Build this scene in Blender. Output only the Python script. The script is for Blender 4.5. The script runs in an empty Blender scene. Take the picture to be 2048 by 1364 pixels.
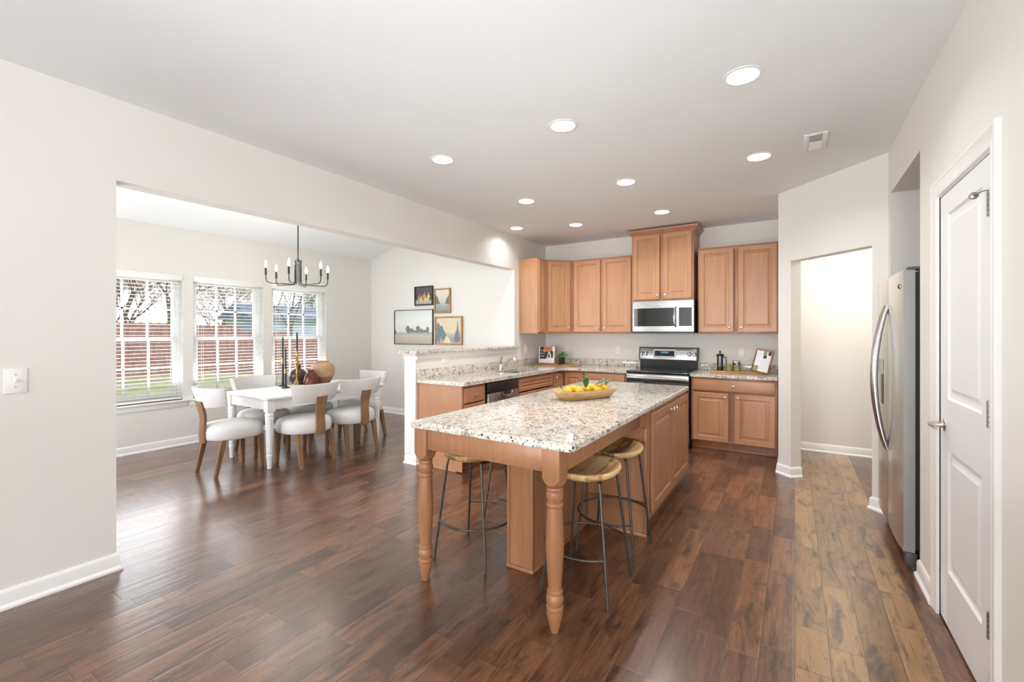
import bpy, bmesh, math, random
from mathutils import Vector, Matrix, Euler
random.seed(7)
S = bpy.context.scene
COL = S.collection
PI = math.pi
def R(a): return math.radians(a)

# ------------------------------------------------------------------ camera, world, sun, big lights, exposure
cd = bpy.data.cameras.new('camera'); cam = bpy.data.objects.new('camera', cd); COL.objects.link(cam)
cam.location = (0, 0, 1.3825); cam.rotation_euler = (R(90), 0, R(32.468))
cd.sensor_width = 36; cd.lens = 888.1 / 2048 * 36; cd.shift_y = -17.4 / 2048; cd.clip_start = 0.05; cd.clip_end = 300
S.camera = cam
S.view_settings.view_transform = 'Standard'; S.view_settings.look = 'None'
S.view_settings.gamma = 1; S.view_settings.use_curve_mapping = False
S.view_settings.exposure = 0.1
try:
    S.cycles.use_denoising = True; S.cycles.max_bounces = 10; S.cycles.diffuse_bounces = 6; S.cycles.glossy_bounces = 5
    S.cycles.transparent_max_bounces = 24; S.cycles.caustics_reflective = False; S.cycles.caustics_refractive = False
    S.cycles.sample_clamp_indirect = 6.0
except Exception: pass

w = bpy.data.worlds.new('sky'); S.world = w; w.use_nodes = True
nt = w.node_tree; nt.nodes.clear()
o = nt.nodes.new('ShaderNodeOutputWorld'); bg = nt.nodes.new('ShaderNodeBackground')
tc = nt.nodes.new('ShaderNodeTexCoord'); sp = nt.nodes.new('ShaderNodeSeparateXYZ'); cr = nt.nodes.new('ShaderNodeValToRGB')
nt.links.new(tc.outputs['Generated'], sp.inputs[0]); nt.links.new(sp.outputs['Z'], cr.inputs[0])
cr.color_ramp.elements[0].position = 0.0; cr.color_ramp.elements[0].color = (.93, .95, 1, 1)
cr.color_ramp.elements[1].position = .45; cr.color_ramp.elements[1].color = (.50, .70, 1, 1)
nt.links.new(cr.outputs[0], bg.inputs[0]); bg.inputs[1].default_value = 1.25
nt.links.new(bg.outputs[0], o.inputs[0])

def light(name, kind, loc, rot, power, color=(1, 1, 1), **kw):
    d = bpy.data.lights.new(name, kind); d.energy = power; d.color = color
    for k, v in kw.items(): setattr(d, k, v)
    ob = bpy.data.objects.new(name, d); COL.objects.link(ob); ob.location = loc; ob.rotation_euler = rot
    return ob
light('sun', 'SUN', (10, -10, 20), (R(50), 0, R(125)), 2.2, (1, .95, .86), angle=R(1.0))
# daylight coming in through the living room windows behind the camera; side windows and dining door are unseen, added for light
for x in (-2.2, .2, 2.6):
    light('window_or_added_daylight', 'AREA', (x, -8.25, 1.40), (R(104), 0, 0), 205, (.945, .98, 1), shape='RECTANGLE', size=1.8, size_y=1.9)
for y in (-5.6, -2.4):
    light('window_or_added_daylight', 'AREA', (4.25, y, 1.40), (R(104), 0, R(90)), 95, (.97, .985, 1), shape='RECTANGLE', size=1.8, size_y=1.9)  # side windows out of view, added to brighten the left wall
light('window_or_added_daylight', 'AREA', (-5.0, .10, 1.20), (R(116), 0, 0), 66, (.97, .985, 1), shape='RECTANGLE', size=2.0, size_y=2.0)  # unseen glass door, added to brighten the dining room
# unseen upward fill lights, added near the camera to brighten the ceiling
for x, y, p in ((-.9, .85, 25), (-1.5, -2.0, 22)):
    light('ceiling_fill', 'AREA', (x, y, .75), (R(180), 0, 0), p, (.92, .97, 1), shape='DISK', size=1.3)
# daylight at the three dining windows
for y in (1.99, 2.97, 3.965):
    light('window_or_added_daylight', 'AREA', (-6.62, y, 1.33), (R(118), 0, R(-90)), 28, (.97, .985, 1), shape='RECTANGLE', size=.82, size_y=1.42)

# ------------------------------------------------------------------ node helpers
class NT:
    def __init__(s, name):
        s.m = bpy.data.materials.new(name); s.m.use_nodes = True; s.t = s.m.node_tree; s.t.nodes.clear()
        s.out = s.new('ShaderNodeOutputMaterial')
    def new(s, t, **kw):
        n = s.t.nodes.new(t)
        for k, v in kw.items(): setattr(n, k, v)
        return n
    def put(s, sock, v):
        if isinstance(v, bpy.types.NodeSocket): s.t.links.new(v, sock)
        elif v is not None:
            try: sock.default_value = v
            except Exception: sock.default_value = (*v, 1)
    def math(s, op, a, b=None, c=None):
        n = s.new('ShaderNodeMath', operation=op)
        for i, v in enumerate((a, b, c)):
            if v is not None: s.put(n.inputs[i], v)
        return n.outputs[0]
    def xyz(s, v):
        n = s.new('ShaderNodeSeparateXYZ'); s.put(n.inputs[0], v); return n.outputs
    def comb(s, x, y, z):
        n = s.new('ShaderNodeCombineXYZ')
        for i, v in enumerate((x, y, z)): s.put(n.inputs[i], v)
        return n.outputs[0]
    def noise(s, vec, scale=5, detail=4, rough=.5, dist=0):
        n = s.new('ShaderNodeTexNoise'); s.put(n.inputs['Vector'], vec)
        n.inputs['Scale'].default_value = scale; n.inputs['Detail'].default_value = detail
        n.inputs['Roughness'].default_value = rough; n.inputs['Distortion'].default_value = dist
        return n.outputs[0]
    def voro(s, vec, scale, out='Distance'):
        n = s.new('ShaderNodeTexVoronoi'); s.put(n.inputs['Vector'], vec); n.inputs['Scale'].default_value = scale
        return n.outputs[out]
    def ramp(s, f, stops):
        n = s.new('ShaderNodeValToRGB'); s.put(n.inputs[0], f); e = n.color_ramp.elements
        while len(e) < len(stops): e.new(.5)
        for i, (p, c) in enumerate(stops):
            e[i].position = p; e[i].color = (*c, 1) if len(c) == 3 else c
        return n.outputs[0]
    def mix(s, f, a, b, mode='MIX'):
        n = s.new('ShaderNodeMix', data_type='RGBA', blend_type=mode)
        s.put(n.inputs[0], f); s.put(n.inputs[6], a); s.put(n.inputs[7], b); return n.outputs[2]
    def bump(s, h, strength=.3, dist=.01):
        n = s.new('ShaderNodeBump'); n.inputs['Strength'].default_value = strength; n.inputs['Distance'].default_value = dist
        s.put(n.inputs['Height'], h); return n.outputs[0]
    def obj(s): return s.new('ShaderNodeTexCoord').outputs['Object']
    def pos(s): return s.new('ShaderNodeNewGeometry').outputs['Position']
    def bsdf(s, color, rough=.5, metal=0, normal=None, spec=.5, **kw):
        b = s.new('ShaderNodeBsdfPrincipled')
        s.put(b.inputs['Base Color'], color); s.put(b.inputs['Roughness'], rough); s.put(b.inputs['Metallic'], metal)
        b.inputs['Specular IOR Level'].default_value = spec
        if normal is not None: s.put(b.inputs['Normal'], normal)
        for k, v in kw.items(): s.put(b.inputs[k], v)
        s.t.links.new(b.outputs[0], s.out.inputs[0]); return s.m

def srgb(r, g, b):
    f = lambda c: ((c / 255 + .055) / 1.055) ** 2.4 if c > 10 else c / 255 / 12.92
    return (f(r), f(g), f(b))
def plain(name, c, rough=.5, metal=0, spec=.5, vary=.04, scale=12, bump=0, **kw):
    n = NT(name); nz = n.noise(n.obj(), scale, 3)
    c2 = tuple(max(0, x * (1 - vary)) for x in c); c1 = tuple(min(1, x * (1 + vary)) for x in c)
    col = n.ramp(nz, [(.3, c2), (.7, c1)])
    nm = n.bump(n.noise(n.obj(), scale * 12, 2), bump, .004) if bump else None
    return n.bsdf(col, rough, metal, nm, spec, **kw)

M = {}
M['wall'] = plain('wall_paint', (.765, .75, .715), .75, vary=.008, scale=2, spec=.25, bump=.03)
M['ceiling'] = plain('ceiling_paint', (.84, .865, .88), .85, vary=.006, scale=2, spec=.15, bump=.03)
M['trim'] = plain('white_trim_paint', (.86, .86, .85), .35, vary=.01, scale=5)
M['doorpaint'] = plain('white_door_paint', (.83, .84, .85), .4, vary=.01, scale=5)
M['plastic'] = plain('white_plastic', (.84, .84, .82), .35, vary=.01)
M['blind'] = plain('white_blind', (.87, .87, .85), .5, vary=.01)
M['black'] = plain('black_satin', (.018, .018, .02), .35)
M['blackmetal'] = plain('dark_iron', (.085, .075, .066), .40, .6, vary=.2, scale=30)
M['blackgloss'] = plain('black_glass', (.012, .012, .014), .06, spec=.6)
M['darkgrey'] = plain('dark_grey_plastic', (.07, .07, .075), .45)
M['nickel'] = plain('satin_nickel', (.72, .69, .64), .22, 1)
M['hinge'] = plain('tarnished_nickel', (.30, .29, .28), .34, .9, vary=.2)
M['chrome'] = plain('chrome', (.75, .76, .78), .09, 1)
M['brass'] = plain('aged_brass', (.40, .28, .11), .32, 1, vary=.2)
M['whiteslot'] = plain('slot_grey', (.25, .25, .25), .5)

def steel(name, base, rough, axis):
    n = NT(name); x = n.xyz(n.obj())
    sc = [3, 3, 3]; sc[axis] = 3
    v = n.comb(*[n.math('MULTIPLY', x[i], 2.0 if i == axis else 260.0) for i in range(3)])
    nz = n.noise(v, 1, 3)
    col = n.ramp(nz, [(.3, tuple(c * .93 for c in base)), (.7, base)])
    rg = n.math('ADD', n.math('MULTIPLY', nz, .10), rough - .05)
    return n.bsdf(col, rg, 1, n.bump(nz, .02, .002))
M['steel'] = steel('brushed_steel_horizontal', (.42, .42, .415), .28, 0)
M['fridge'] = steel('brushed_steel_vertical', (.56, .56, .55), .22, 2)
M['fridgeside'] = plain('grey_fridge_side', (.29, .287, .28), .38, .4, vary=.03)

def wood(name, c_dark, c_light, rough=.35, axis=2, gs=1.0, contrast=1.0, bump=.03):
    n = NT(name); x = n.xyz(n.obj()); info = n.new('ShaderNodeObjectInfo').outputs['Random']
    off = n.math('MULTIPLY', info, 17.0)
    v = n.comb(*[n.math('ADD', n.math('MULTIPLY', x[i], (2.2 if i == axis else 34.0) * gs), off) for i in range(3)])
    g1 = n.noise(v, 1, 5, .6, .4)
    v2 = n.comb(*[n.math('ADD', n.math('MULTIPLY', x[i], (1.0 if i == axis else 5.0) * gs), off) for i in range(3)])
    g2 = n.noise(v2, 1, 3, .5, .6)
    f = n.math('ADD', n.math('MULTIPLY', g1, .55), n.math('MULTIPLY', g2, .45))
    k = .18 / contrast
    col = n.ramp(f, [(.5 - k, c_dark), (.5 + k, c_light)])
    return n.bsdf(col, rough, 0, n.bump(g1, bump, .003), .45)
M['cab'] = wood('maple_cabinet_wood', srgb(174, 126, 91), srgb(198, 150, 112), .30, contrast=.8)
M['cabframe_shade'] = wood('maple_frame_shaded', srgb(160, 108, 80), srgb(184, 131, 100), .32, contrast=.8)  # maple darkened for the shade in the gaps between doors
M['baseframe_shade'] = wood('maple_base_frame_shaded', srgb(146, 96, 68), srgb(172, 120, 88), .32, contrast=.8)  # base frames get the same painted shade around doors and drawers
M['cabh'] = wood('maple_cabinet_wood_level', srgb(168, 117, 84), srgb(198, 146, 109), .30, axis=0)
M['island'] = wood('maple_island_wood', srgb(148, 103, 71), srgb(176, 127, 92), .33)
M['basecab'] = wood('maple_base_cabinet_wood', srgb(172, 121, 88), srgb(198, 146, 109), .30, contrast=.8)
M['chairwood'] = wood('chair_oak', srgb(104, 78, 54), srgb(152, 118, 84), .5, gs=1.4)
M['bowlwood'] = wood('bowl_pale_wood', srgb(166, 130, 86), srgb(208, 174, 126), .55, axis=0, gs=1.6, contrast=1.4)
M['board'] = wood('olive_board_wood', srgb(136, 84, 40), srgb(214, 160, 96), .45, axis=0, gs=1.2, contrast=1.6)
M['framewood'] = wood('walnut_frame_wood', srgb(92, 56, 30), srgb(176, 118, 66), .45, gs=2, contrast=1.6)
def seatwood():
    n = NT('acacia_seat_wood'); x = n.xyz(n.obj()); info = n.new('ShaderNodeObjectInfo').outputs['Random']
    v = n.comb(n.math('ADD', n.math('MULTIPLY', x[0], 26), n.math('MULTIPLY', info, 20)), n.math('MULTIPLY', x[1], 4), n.math('MULTIPLY', x[2], 26))
    g = n.noise(v, 1, 5, .6, 1.4)
    # glued strips
    sid = n.math('FLOOR', n.math('MULTIPLY', n.math('ADD', x[0], .5), 14))
    wn = n.new('ShaderNodeTexWhiteNoise', noise_dimensions='1D'); n.put(wn.inputs['W'], n.math('ADD', sid, n.math('MULTIPLY', info, 9)))
    f = n.math('ADD', n.math('MULTIPLY', g, .62), n.math('MULTIPLY', wn.outputs[0], .38))
    col = n.ramp(f, [(.36, srgb(120, 84, 46)), (.48, srgb(190, 146, 94)), (.62, srgb(226, 194, 144))])
    return n.bsdf(col, .38, 0, n.bump(g, .05, .003))
M['seatwood'] = seatwood()

def granite():
    n = NT('speckled_granite'); p = n.pos()
    a = n.noise(p, 26, 6, .72, .6); b = n.noise(p, 70, 5, .7, .5); c = n.noise(p, 9, 3, .5)
    base = n.ramp(n.math('ADD', n.math('MULTIPLY', a, .75), n.math('MULTIPLY', c, .25)),
                  [(.34, srgb(134, 128, 120)), (.42, srgb(184, 176, 164)), (.5, srgb(226, 222, 212)), (.58, srgb(214, 206, 192)), (.68, srgb(168, 156, 142))])
    dark = n.ramp(b, [(.38, (1, 1, 1)), (.46, (0, 0, 0))])
    col = n.mix(n.math('MULTIPLY', dark, .9), base, (*srgb(88, 84, 80), 1))
    tan = n.ramp(n.noise(p, 40, 3, .6), [(.58, (0, 0, 0)), (.66, (1, 1, 1))])
    col = n.mix(n.math('MULTIPLY', tan, .6), col, (*srgb(172, 140, 110), 1))
    v = n.voro(p, 50); blk = n.ramp(n.math('ADD', v, n.math('MULTIPLY', n.math('SUBTRACT', n.noise(p, 18, 4, .6), .5), 1.5)), [(.13, (1, 1, 1)), (.26, (0, 0, 0))])
    col = n.mix(n.math('MULTIPLY', blk, .92), col, (*srgb(46, 45, 42), 1))
    return n.bsdf(col, .10, 0, None, .5)
M['granite'] = granite()

def floor_mat():
    n = NT('hand_scraped_hickory'); x, y, z = n.xyz(n.pos())
    W = .127; L = 1.25
    u = n.math('DIVIDE', x, W); row = n.math('FLOOR', u); fu = n.math('SUBTRACT', u, row)
    wn = n.new('ShaderNodeTexWhiteNoise', noise_dimensions='1D'); n.put(wn.inputs['W'], row)
    v = n.math('ADD', n.math('DIVIDE', y, L), n.math('MULTIPLY', wn.outputs[0], 7.31)); 
    # two boards of unequal length in every repeat
    cell = n.math('FLOOR', v); fv = n.math('SUBTRACT', v, cell)
    wn2 = n.new('ShaderNodeTexWhiteNoise', noise_dimensions='2D'); n.put(wn2.inputs['Vector'], n.comb(row, cell, 0))
    cut = n.math('ADD', n.math('MULTIPLY', wn2.outputs[0], .5), .25)
    sec = n.math('GREATER_THAN', fv, cut)
    pid = n.comb(row, n.math('ADD', n.math('MULTIPLY', cell, 2), sec), 3.3)
    wn3 = n.new('ShaderNodeTexWhiteNoise', noise_dimensions='3D'); n.put(wn3.inputs['Vector'], pid)
    tone = wn3.outputs[0]; toff = n.math('MULTIPLY', tone, 40)
    # gaps
    du = n.math('MULTIPLY', n.math('MINIMUM', fu, n.math('SUBTRACT', 1, fu)), W)
    dv1 = n.math('MULTIPLY', n.math('MINIMUM', fv, n.math('SUBTRACT', 1, fv)), L)
    dv2 = n.math('MULTIPLY', n.math('ABSOLUTE', n.math('SUBTRACT', fv, cut)), L)
    dv = n.math('MINIMUM', dv1, dv2)
    d = n.math('MINIMUM', du, dv)
    gap = n.ramp(n.math('MULTIPLY', d, 100), [(.13, (1, 1, 1)), (.26, (0, 0, 0))])
    edge = n.ramp(n.math('MULTIPLY', d, 100), [(.1, (0, 0, 0)), (.9, (1, 1, 1))])
    # grain, cathedral figure and dark mineral streaks
    gx = n.math('ADD', n.math('MULTIPLY', x, 70), toff); gy = n.math('ADD', n.math('MULTIPLY', y, 3.2), toff)
    grain = n.noise(n.comb(gx, gy, toff), 1, 5, .65, .6)
    fig = n.noise(n.comb(n.math('ADD', n.math('MULTIPLY', x, 16), toff), n.math('ADD', n.math('MULTIPLY', y, 2.2), toff), 0), 1, 4, .55, 1.5)
    streak = n.noise(n.comb(n.math('ADD', n.math('MULTIPLY', x, 11), toff), n.math('ADD', n.math('MULTIPLY', y, 3.2), toff), 5), 1, 5, .7, .8)
    f = n.math('ADD', n.math('ADD', n.math('MULTIPLY', grain, .36), n.math('MULTIPLY', fig, .34)), n.math('MULTIPLY', tone, .30))
    col = n.ramp(f, [(.22, srgb(66, 42, 28)), (.42, srgb(94, 62, 43)), (.56, srgb(116, 78, 54)), (.75, srgb(144, 101, 71))])
    # four board rows tinted paler to paint in the light from the pantry
    lit_rows = n.math('MULTIPLY', n.math('GREATER_THAN', row, -.5), n.math('LESS_THAN', row, 3.5))
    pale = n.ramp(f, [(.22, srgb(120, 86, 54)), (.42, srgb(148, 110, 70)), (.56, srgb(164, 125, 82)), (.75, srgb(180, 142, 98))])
    col = n.mix(n.math('MULTIPLY', lit_rows, .72), col, pale)
    dk = n.ramp(streak, [(.35, (1, 1, 1)), (.50, (0, 0, 0))])
    col = n.mix(n.math('MULTIPLY', dk, .80), col, (*srgb(46, 30, 22), 1))
    lines = n.ramp(grain, [(.34, (1, 1, 1)), (.42, (0, 0, 0))])
    col = n.mix(n.math('MULTIPLY', lines, .5), col, (*srgb(40, 24, 16), 1))
    ring = n.math('FRACT', n.math('MULTIPLY', fig, 16)); rl = n.ramp(ring, [(0, (1, 1, 1)), (.16, (0, 0, 0)), (.9, (0, 0, 0)), (1, (1, 1, 1))])
    col = n.mix(n.math('MULTIPLY', rl, .38), col, (*srgb(42, 26, 17), 1))
    bev = n.ramp(n.math('MULTIPLY', d, 100), [(.12, (0, 0, 0)), (.2, (1, 1, 1)), (.34, (0, 0, 0))])  # light line along board edges, a painted highlight on their bevels
    col = n.mix(n.math('MULTIPLY', bev, .45), col, (*srgb(176, 136, 106), 1))
    col = n.mix(n.math('MULTIPLY', gap, .75), col, (*srgb(30, 18, 12), 1))
    scrape = n.noise(n.comb(n.math('ADD', n.math('MULTIPLY', x, 30), toff), n.math('ADD', n.math('MULTIPLY', y, 1.3), toff), 0), 1, 2, .5, .3)
    h = n.math('ADD', n.math('ADD', n.math('MULTIPLY', scrape, 1.0), n.math('MULTIPLY', grain, .05)), n.math('MULTIPLY', edge, .35))
    rough = n.math('ADD', n.math('MULTIPLY', grain, .14), .24)
    return n.bsdf(col, rough, 0, n.bump(h, .35, .006), .5, **{'Coat Weight': .65, 'Coat Roughness': .22, 'Coat IOR': 1.55})
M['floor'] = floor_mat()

def fabric():
    n = NT('oatmeal_linen'); p = n.obj(); x = n.xyz(p)
    a = n.noise(n.comb(n.math('MULTIPLY', x[0], 400), n.math('MULTIPLY', x[1], 60), n.math('MULTIPLY', x[2], 400)), 1, 2)
    b = n.noise(n.comb(n.math('MULTIPLY', x[0], 60), n.math('MULTIPLY', x[1], 400), n.math('MULTIPLY', x[2], 60)), 1, 2)
    f = n.math('MULTIPLY', n.math('ADD', a, b), .5)
    col = n.ramp(f, [(.3, (.62, .605, .59)), (.7, (.74, .73, .715))])
    return n.bsdf(col, .9, 0, n.bump(f, .25, .003), .1)
M['fabric'] = fabric()
def distressed():
    n = NT('distressed_white_paint'); p = n.obj()
    a = n.noise(p, 9, 6, .75); f = n.ramp(a, [(.60, (0, 0, 0)), (.72, (1, 1, 1))])
    col = n.mix(n.math('MULTIPLY', f, .45), (.84, .84, .83, 1), (*srgb(176, 170, 162), 1))
    return n.bsdf(col, .45)
M['tablepaint'] = distressed()
def ceramic(name, c1, c2, scale, rough, split=None, c3=None):
    n = NT(name); p = n.obj(); f = n.noise(p, scale, 5, .6)
    col = n.ramp(f, [(.35, c1), (.65, c2)])
    if split is not None:
        z = n.xyz(p)[2]
        t = n.ramp(n.math('ADD', n.math('MULTIPLY', n.math('SUBTRACT', split, z), 20), n.math('MULTIPLY', f, .5)), [(.15, (0, 0, 0)), (.35, (1, 1, 1))])
        col = n.mix(t, col, (*c3, 1))
    sp = n.ramp(n.noise(p, scale * 4, 2), [(.70, (0, 0, 0)), (.74, (1, 1, 1))])
    col = n.mix(n.math('MULTIPLY', sp, .5), col, (.03, .02, .015, 1))
    return n.bsdf(col, rough)
M['redglaze'] = ceramic('red_brown_glaze', srgb(70, 22, 15), srgb(118, 50, 34), 6, .12)
M['brownglaze'] = ceramic('dark_brown_glaze', srgb(58, 34, 26), srgb(104, 66, 54), 5, .22)
M['tanclay'] = ceramic('tan_stoneware', srgb(160, 126, 96), srgb(196, 162, 128), 9, .6, .10, srgb(132, 92, 64))
M['mug'] = ceramic('olive_glaze', srgb(112, 108, 62), srgb(156, 150, 96), 8, .2)
M['lemon'] = plain('lemon_skin', srgb(226, 178, 40), .42, vary=.10, scale=25, bump=.25)
M['leaf'] = plain('citrus_leaf', srgb(48, 92, 44), .35, vary=.25, scale=20)
M['herb'] = plain('basil_leaf', srgb(74, 138, 52), .45, vary=.3, scale=40)
M['pot'] = plain('black_nursery_pot', (.02, .02, .022), .5)
M['soil'] = plain('potting_soil', (.03, .02, .014), .95, vary=.4, scale=60)
M['paper'] = plain('white_paper', (.82, .82, .84), .6, vary=.02)
M['gilt'] = plain('gilt_frame', srgb(168, 126, 78), .4, .35, vary=.35, scale=60)
M['darkframe'] = plain('dark_picture_frame', srgb(52, 42, 36), .4, vary=.2)
M['cream'] = plain('cream_liner', srgb(214, 206, 188), .6)
def emit(name, c, s):
    n = NT(name); e = n.new('ShaderNodeEmission'); e.inputs[0].default_value = (*c, 1); e.inputs[1].default_value = s
    n.t.links.new(e.outputs[0], n.out.inputs[0]); return n.m
M['lamp'] = emit('lamp_glow', (1, .97, .92), 9)
M['bulb'] = emit('candle_bulb_glow', (1, .93, .82), 14)
M['display'] = emit('clock_display_glow', (.25, .55, .75), .5)
def glass(name, tint, refl):
    n = NT(name); t = n.new('ShaderNodeBsdfTransparent'); t.inputs[0].default_value = (*tint, 1)
    g = n.new('ShaderNodeBsdfGlossy'); g.inputs['Roughness'].default_value = .02
    f = n.new('ShaderNodeFresnel'); f.inputs[0].default_value = refl
    mx = n.new('ShaderNodeMixShader'); n.t.links.new(f.outputs[0], mx.inputs[0]); n.t.links.new(t.outputs[0], mx.inputs[1]); n.t.links.new(g.outputs[0], mx.inputs[2])
    n.t.links.new(mx.outputs[0], n.out.inputs[0]); return n.m
M['pane'] = glass('window_glass', (.97, .98, .98), 1.3)
M['jarglass'] = glass('clear_jar_glass', (.86, .89, .90), 1.5)
def outdoor(name, c1, c2, scale=3, rough=.9, sy=1.0):
    n = NT(name); x = n.xyz(n.pos())
    f = n.noise(n.comb(n.math('MULTIPLY', x[0], 1), n.math('MULTIPLY', x[1], sy), x[2]), scale, 5, .65)
    return n.bsdf(n.ramp(f, [(.35, c1), (.65, c2)]), rough, spec=.1)
M['lawn'] = outdoor('winter_lawn', srgb(164, 158, 104), srgb(216, 198, 150), .7)
M['fence'] = outdoor('red_brown_fence', srgb(150, 112, 100), srgb(182, 140, 126), 2.5, sy=3)
M['bark'] = outdoor('tree_bark', srgb(92, 78, 68), srgb(150, 130, 112), 6)
M['twig'] = outdoor('tan_winter_foliage', srgb(176, 142, 108), srgb(226, 200, 168), 4)
M['pine'] = outdoor('evergreen_foliage', srgb(112, 118, 74), srgb(160, 160, 108), 4)
M['siding'] = outdoor('blue_grey_siding', srgb(172, 188, 198), srgb(198, 210, 218), .5)
M['shingle'] = outdoor('grey_shingles', srgb(120, 122, 128), srgb(156, 158, 162), 2)

# ------------------------------------------------------------------ mesh helpers
I4 = Matrix.Identity(4)
def T(x, y, z): return Matrix.Translation((x, y, z))
def RZ(a): return Matrix.Rotation(R(a), 4, 'Z')
def RX(a): return Matrix.Rotation(R(a), 4, 'X')
def RY(a): return Matrix.Rotation(R(a), 4, 'Y')
def between(p, q, r1, r2, mb, seg=8, mi=0):
    mb.tube([p, q], [r1, r2], seg, mi=mi)

class MB:
    def __init__(s): s.bm = bmesh.new()
    def _fin(s, vs, Mx, mi, fs):
        if Mx is not None:
            for v in vs: v.co = Mx @ v.co
        for f in fs: f.material_index = mi
    def box(s, x0, x1, y0, y1, z0, z1, bev=0, Mx=None, mi=0, seg=2):
        g = bmesh.ops.create_cube(s.bm, size=1)['verts']
        for v in g: v.co = Vector(((x0 + x1) / 2 + v.co.x * (x1 - x0), (y0 + y1) / 2 + v.co.y * (y1 - y0), (z0 + z1) / 2 + v.co.z * (z1 - z0)))
        vs = set(g)
        if bev:
            es = list({e for v in g for e in v.link_edges})
            r = bmesh.ops.bevel(s.bm, geom=es, offset=bev, segments=seg, affect='EDGES', profile=.5)
            vs = {v for v in r['verts']} | {v for v in g if v.is_valid}
        fs = {f for v in vs for f in v.link_faces}
        s._fin(vs, Mx, mi, fs); return s
    def poly(s, outer, z0, z1, holes=(), Mx=None, mi=0, bev=0):
        """solid prism over a plan outline with optional holes"""
        loops = [outer] + list(holes); vs = []; es = []
        for lp in loops:
            a = [s.bm.verts.new((p[0], p[1], z0)) for p in lp]; vs += a
            es += [s.bm.edges.new((a[i], a[(i + 1) % len(a)])) for i in range(len(a))]
        if holes: fs = [f for f in bmesh.ops.triangle_fill(s.bm, use_beauty=True, use_dissolve=False, edges=es)['geom'] if isinstance(f, bmesh.types.BMFace)]
        else: fs = [s.bm.faces.new(vs)]
        ex = bmesh.ops.extrude_face_region(s.bm, geom=fs)['geom']
        nv = [v for v in ex if isinstance(v, bmesh.types.BMVert)]
        for v in nv: v.co.z = z1
        if bev and not holes:
            top = [e for v in nv for e in v.link_edges if e.verts[0] in nv and e.verts[1] in nv]
            bot = [e for v in vs for e in v.link_edges if e.verts[0] in vs and e.verts[1] in vs]
            r = bmesh.ops.bevel(s.bm, geom=list(set(top + bot)), offset=bev, segments=3, affect='EDGES', profile=.5)
            allv = set(r['verts']) | {v for v in vs + nv if v.is_valid}
        else: allv = set(vs + nv)
        af = {f for v in allv for f in v.link_faces}
        s._fin(allv, Mx, mi, af); return s
    def loops(s, rings, closed_u=True, cap0=True, cap1=True, Mx=None, mi=0):
        """skin a list of point rings"""
        vv = [[s.bm.verts.new(p) for p in r] for r in rings]; fs = []; n = len(rings[0])
        for a, b in zip(vv, vv[1:]):
            for i in range(n if closed_u else n - 1):
                j = (i + 1) % n
                try: fs.append(s.bm.faces.new((a[i], a[j], b[j], b[i])))
                except ValueError: pass
        if cap0: fs.append(s.bm.faces.new(list(reversed(vv[0]))))
        if cap1: fs.append(s.bm.faces.new(vv[-1]))
        s._fin([v for r in vv for v in r], Mx, mi, fs); return s
    def lathe(s, prof, seg=24, Mx=None, mi=0, cap0=True, cap1=True):
        rings = [[(r * math.cos(2 * PI * k / seg), r * math.sin(2 * PI * k / seg), z) for k in range(seg)] for r, z in prof]
        return s.loops(rings, True, cap0, cap1, Mx, mi)
    def tube(s, pts, r, seg=10, closed=False, Mx=None, mi=0, flat=1.0):
        pts = [Vector(p) for p in pts]; n = len(pts); rr = r if isinstance(r, (list, tuple)) else [r] * n
        rings = []; up = None
        for i, p in enumerate(pts):
            if closed: t = pts[(i + 1) % n] - pts[i - 1]
            else: t = pts[min(i + 1, n - 1)] - pts[max(i - 1, 0)]
            t.normalize()
            if up is None: up = Vector((0, 0, 1)) if abs(t.z) < .9 else Vector((1, 0, 0))
            a = t.cross(up).normalized(); b = a.cross(t).normalized(); up = b
            rings.append([p + (a * math.cos(2 * PI * k / seg) + b * math.sin(2 * PI * k / seg) * flat) * rr[i] for k in range(seg)])
        if closed: rings.append(rings[0]); return s._closed(rings[:-1], Mx, mi)
        return s.loops(rings, True, True, True, Mx, mi)
    def _closed(s, rings, Mx, mi):
        vv = [[s.bm.verts.new(p) for p in r] for r in rings]; fs = []; n = len(rings[0]); m = len(rings)
        for a in range(m):
            for i in range(n):
                j = (i + 1) % n
                fs.append(s.bm.faces.new((vv[a][i], vv[a][j], vv[(a + 1) % m][j], vv[(a + 1) % m][i])))
        s._fin([v for r in vv for v in r], Mx, mi, fs); return s
    def ball(s, c, r, sc=(1, 1, 1), Mx=None, mi=0, u=16, v=10):
        g = bmesh.ops.create_uvsphere(s.bm, u_segments=u, v_segments=v, radius=r)['verts']
        for q in g: q.co = Vector((q.co.x * sc[0] + c[0], q.co.y * sc[1] + c[1], q.co.z * sc[2] + c[2]))
        s._fin(g, Mx, mi, {f for q in g for f in q.link_faces}); return s
    def panel(s, w, h, t=.02, Mx=None, mi=0, fr=.055, raised=True):
        """cabinet door: frame, groove and raised field; front at y=-t, width along x"""
        if raised: prof = [(0, -t + .004), (.004, -t), (fr, -t), (fr + .004, -t + .004), (fr + .007, -t + .011), (fr + .013, -t + .011), (fr + .036, -t + .003), (fr + .038, -t + .001)]
        else: prof = [(0, -t + .006), (.006, -t + .001), (.010, -t)]
        rings = [[(0, 0, 0), (w, 0, 0), (w, 0, h), (0, 0, h)]]
        for i, d in prof:
            i = min(i, w / 2 - .004, h / 2 - .004)
            rings.append([(i, d, i), (w - i, d, i), (w - i, d, h - i), (i, d, h - i)])
        return s.loops(rings, True, True, True, Mx, mi)
    def quad(s, a, b, c, d, Mx=None, mi=0):
        vs = [s.bm.verts.new(p) for p in (a, b, c, d)]; f = s.bm.faces.new(vs); s._fin(vs, Mx, mi, [f]); return s
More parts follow.
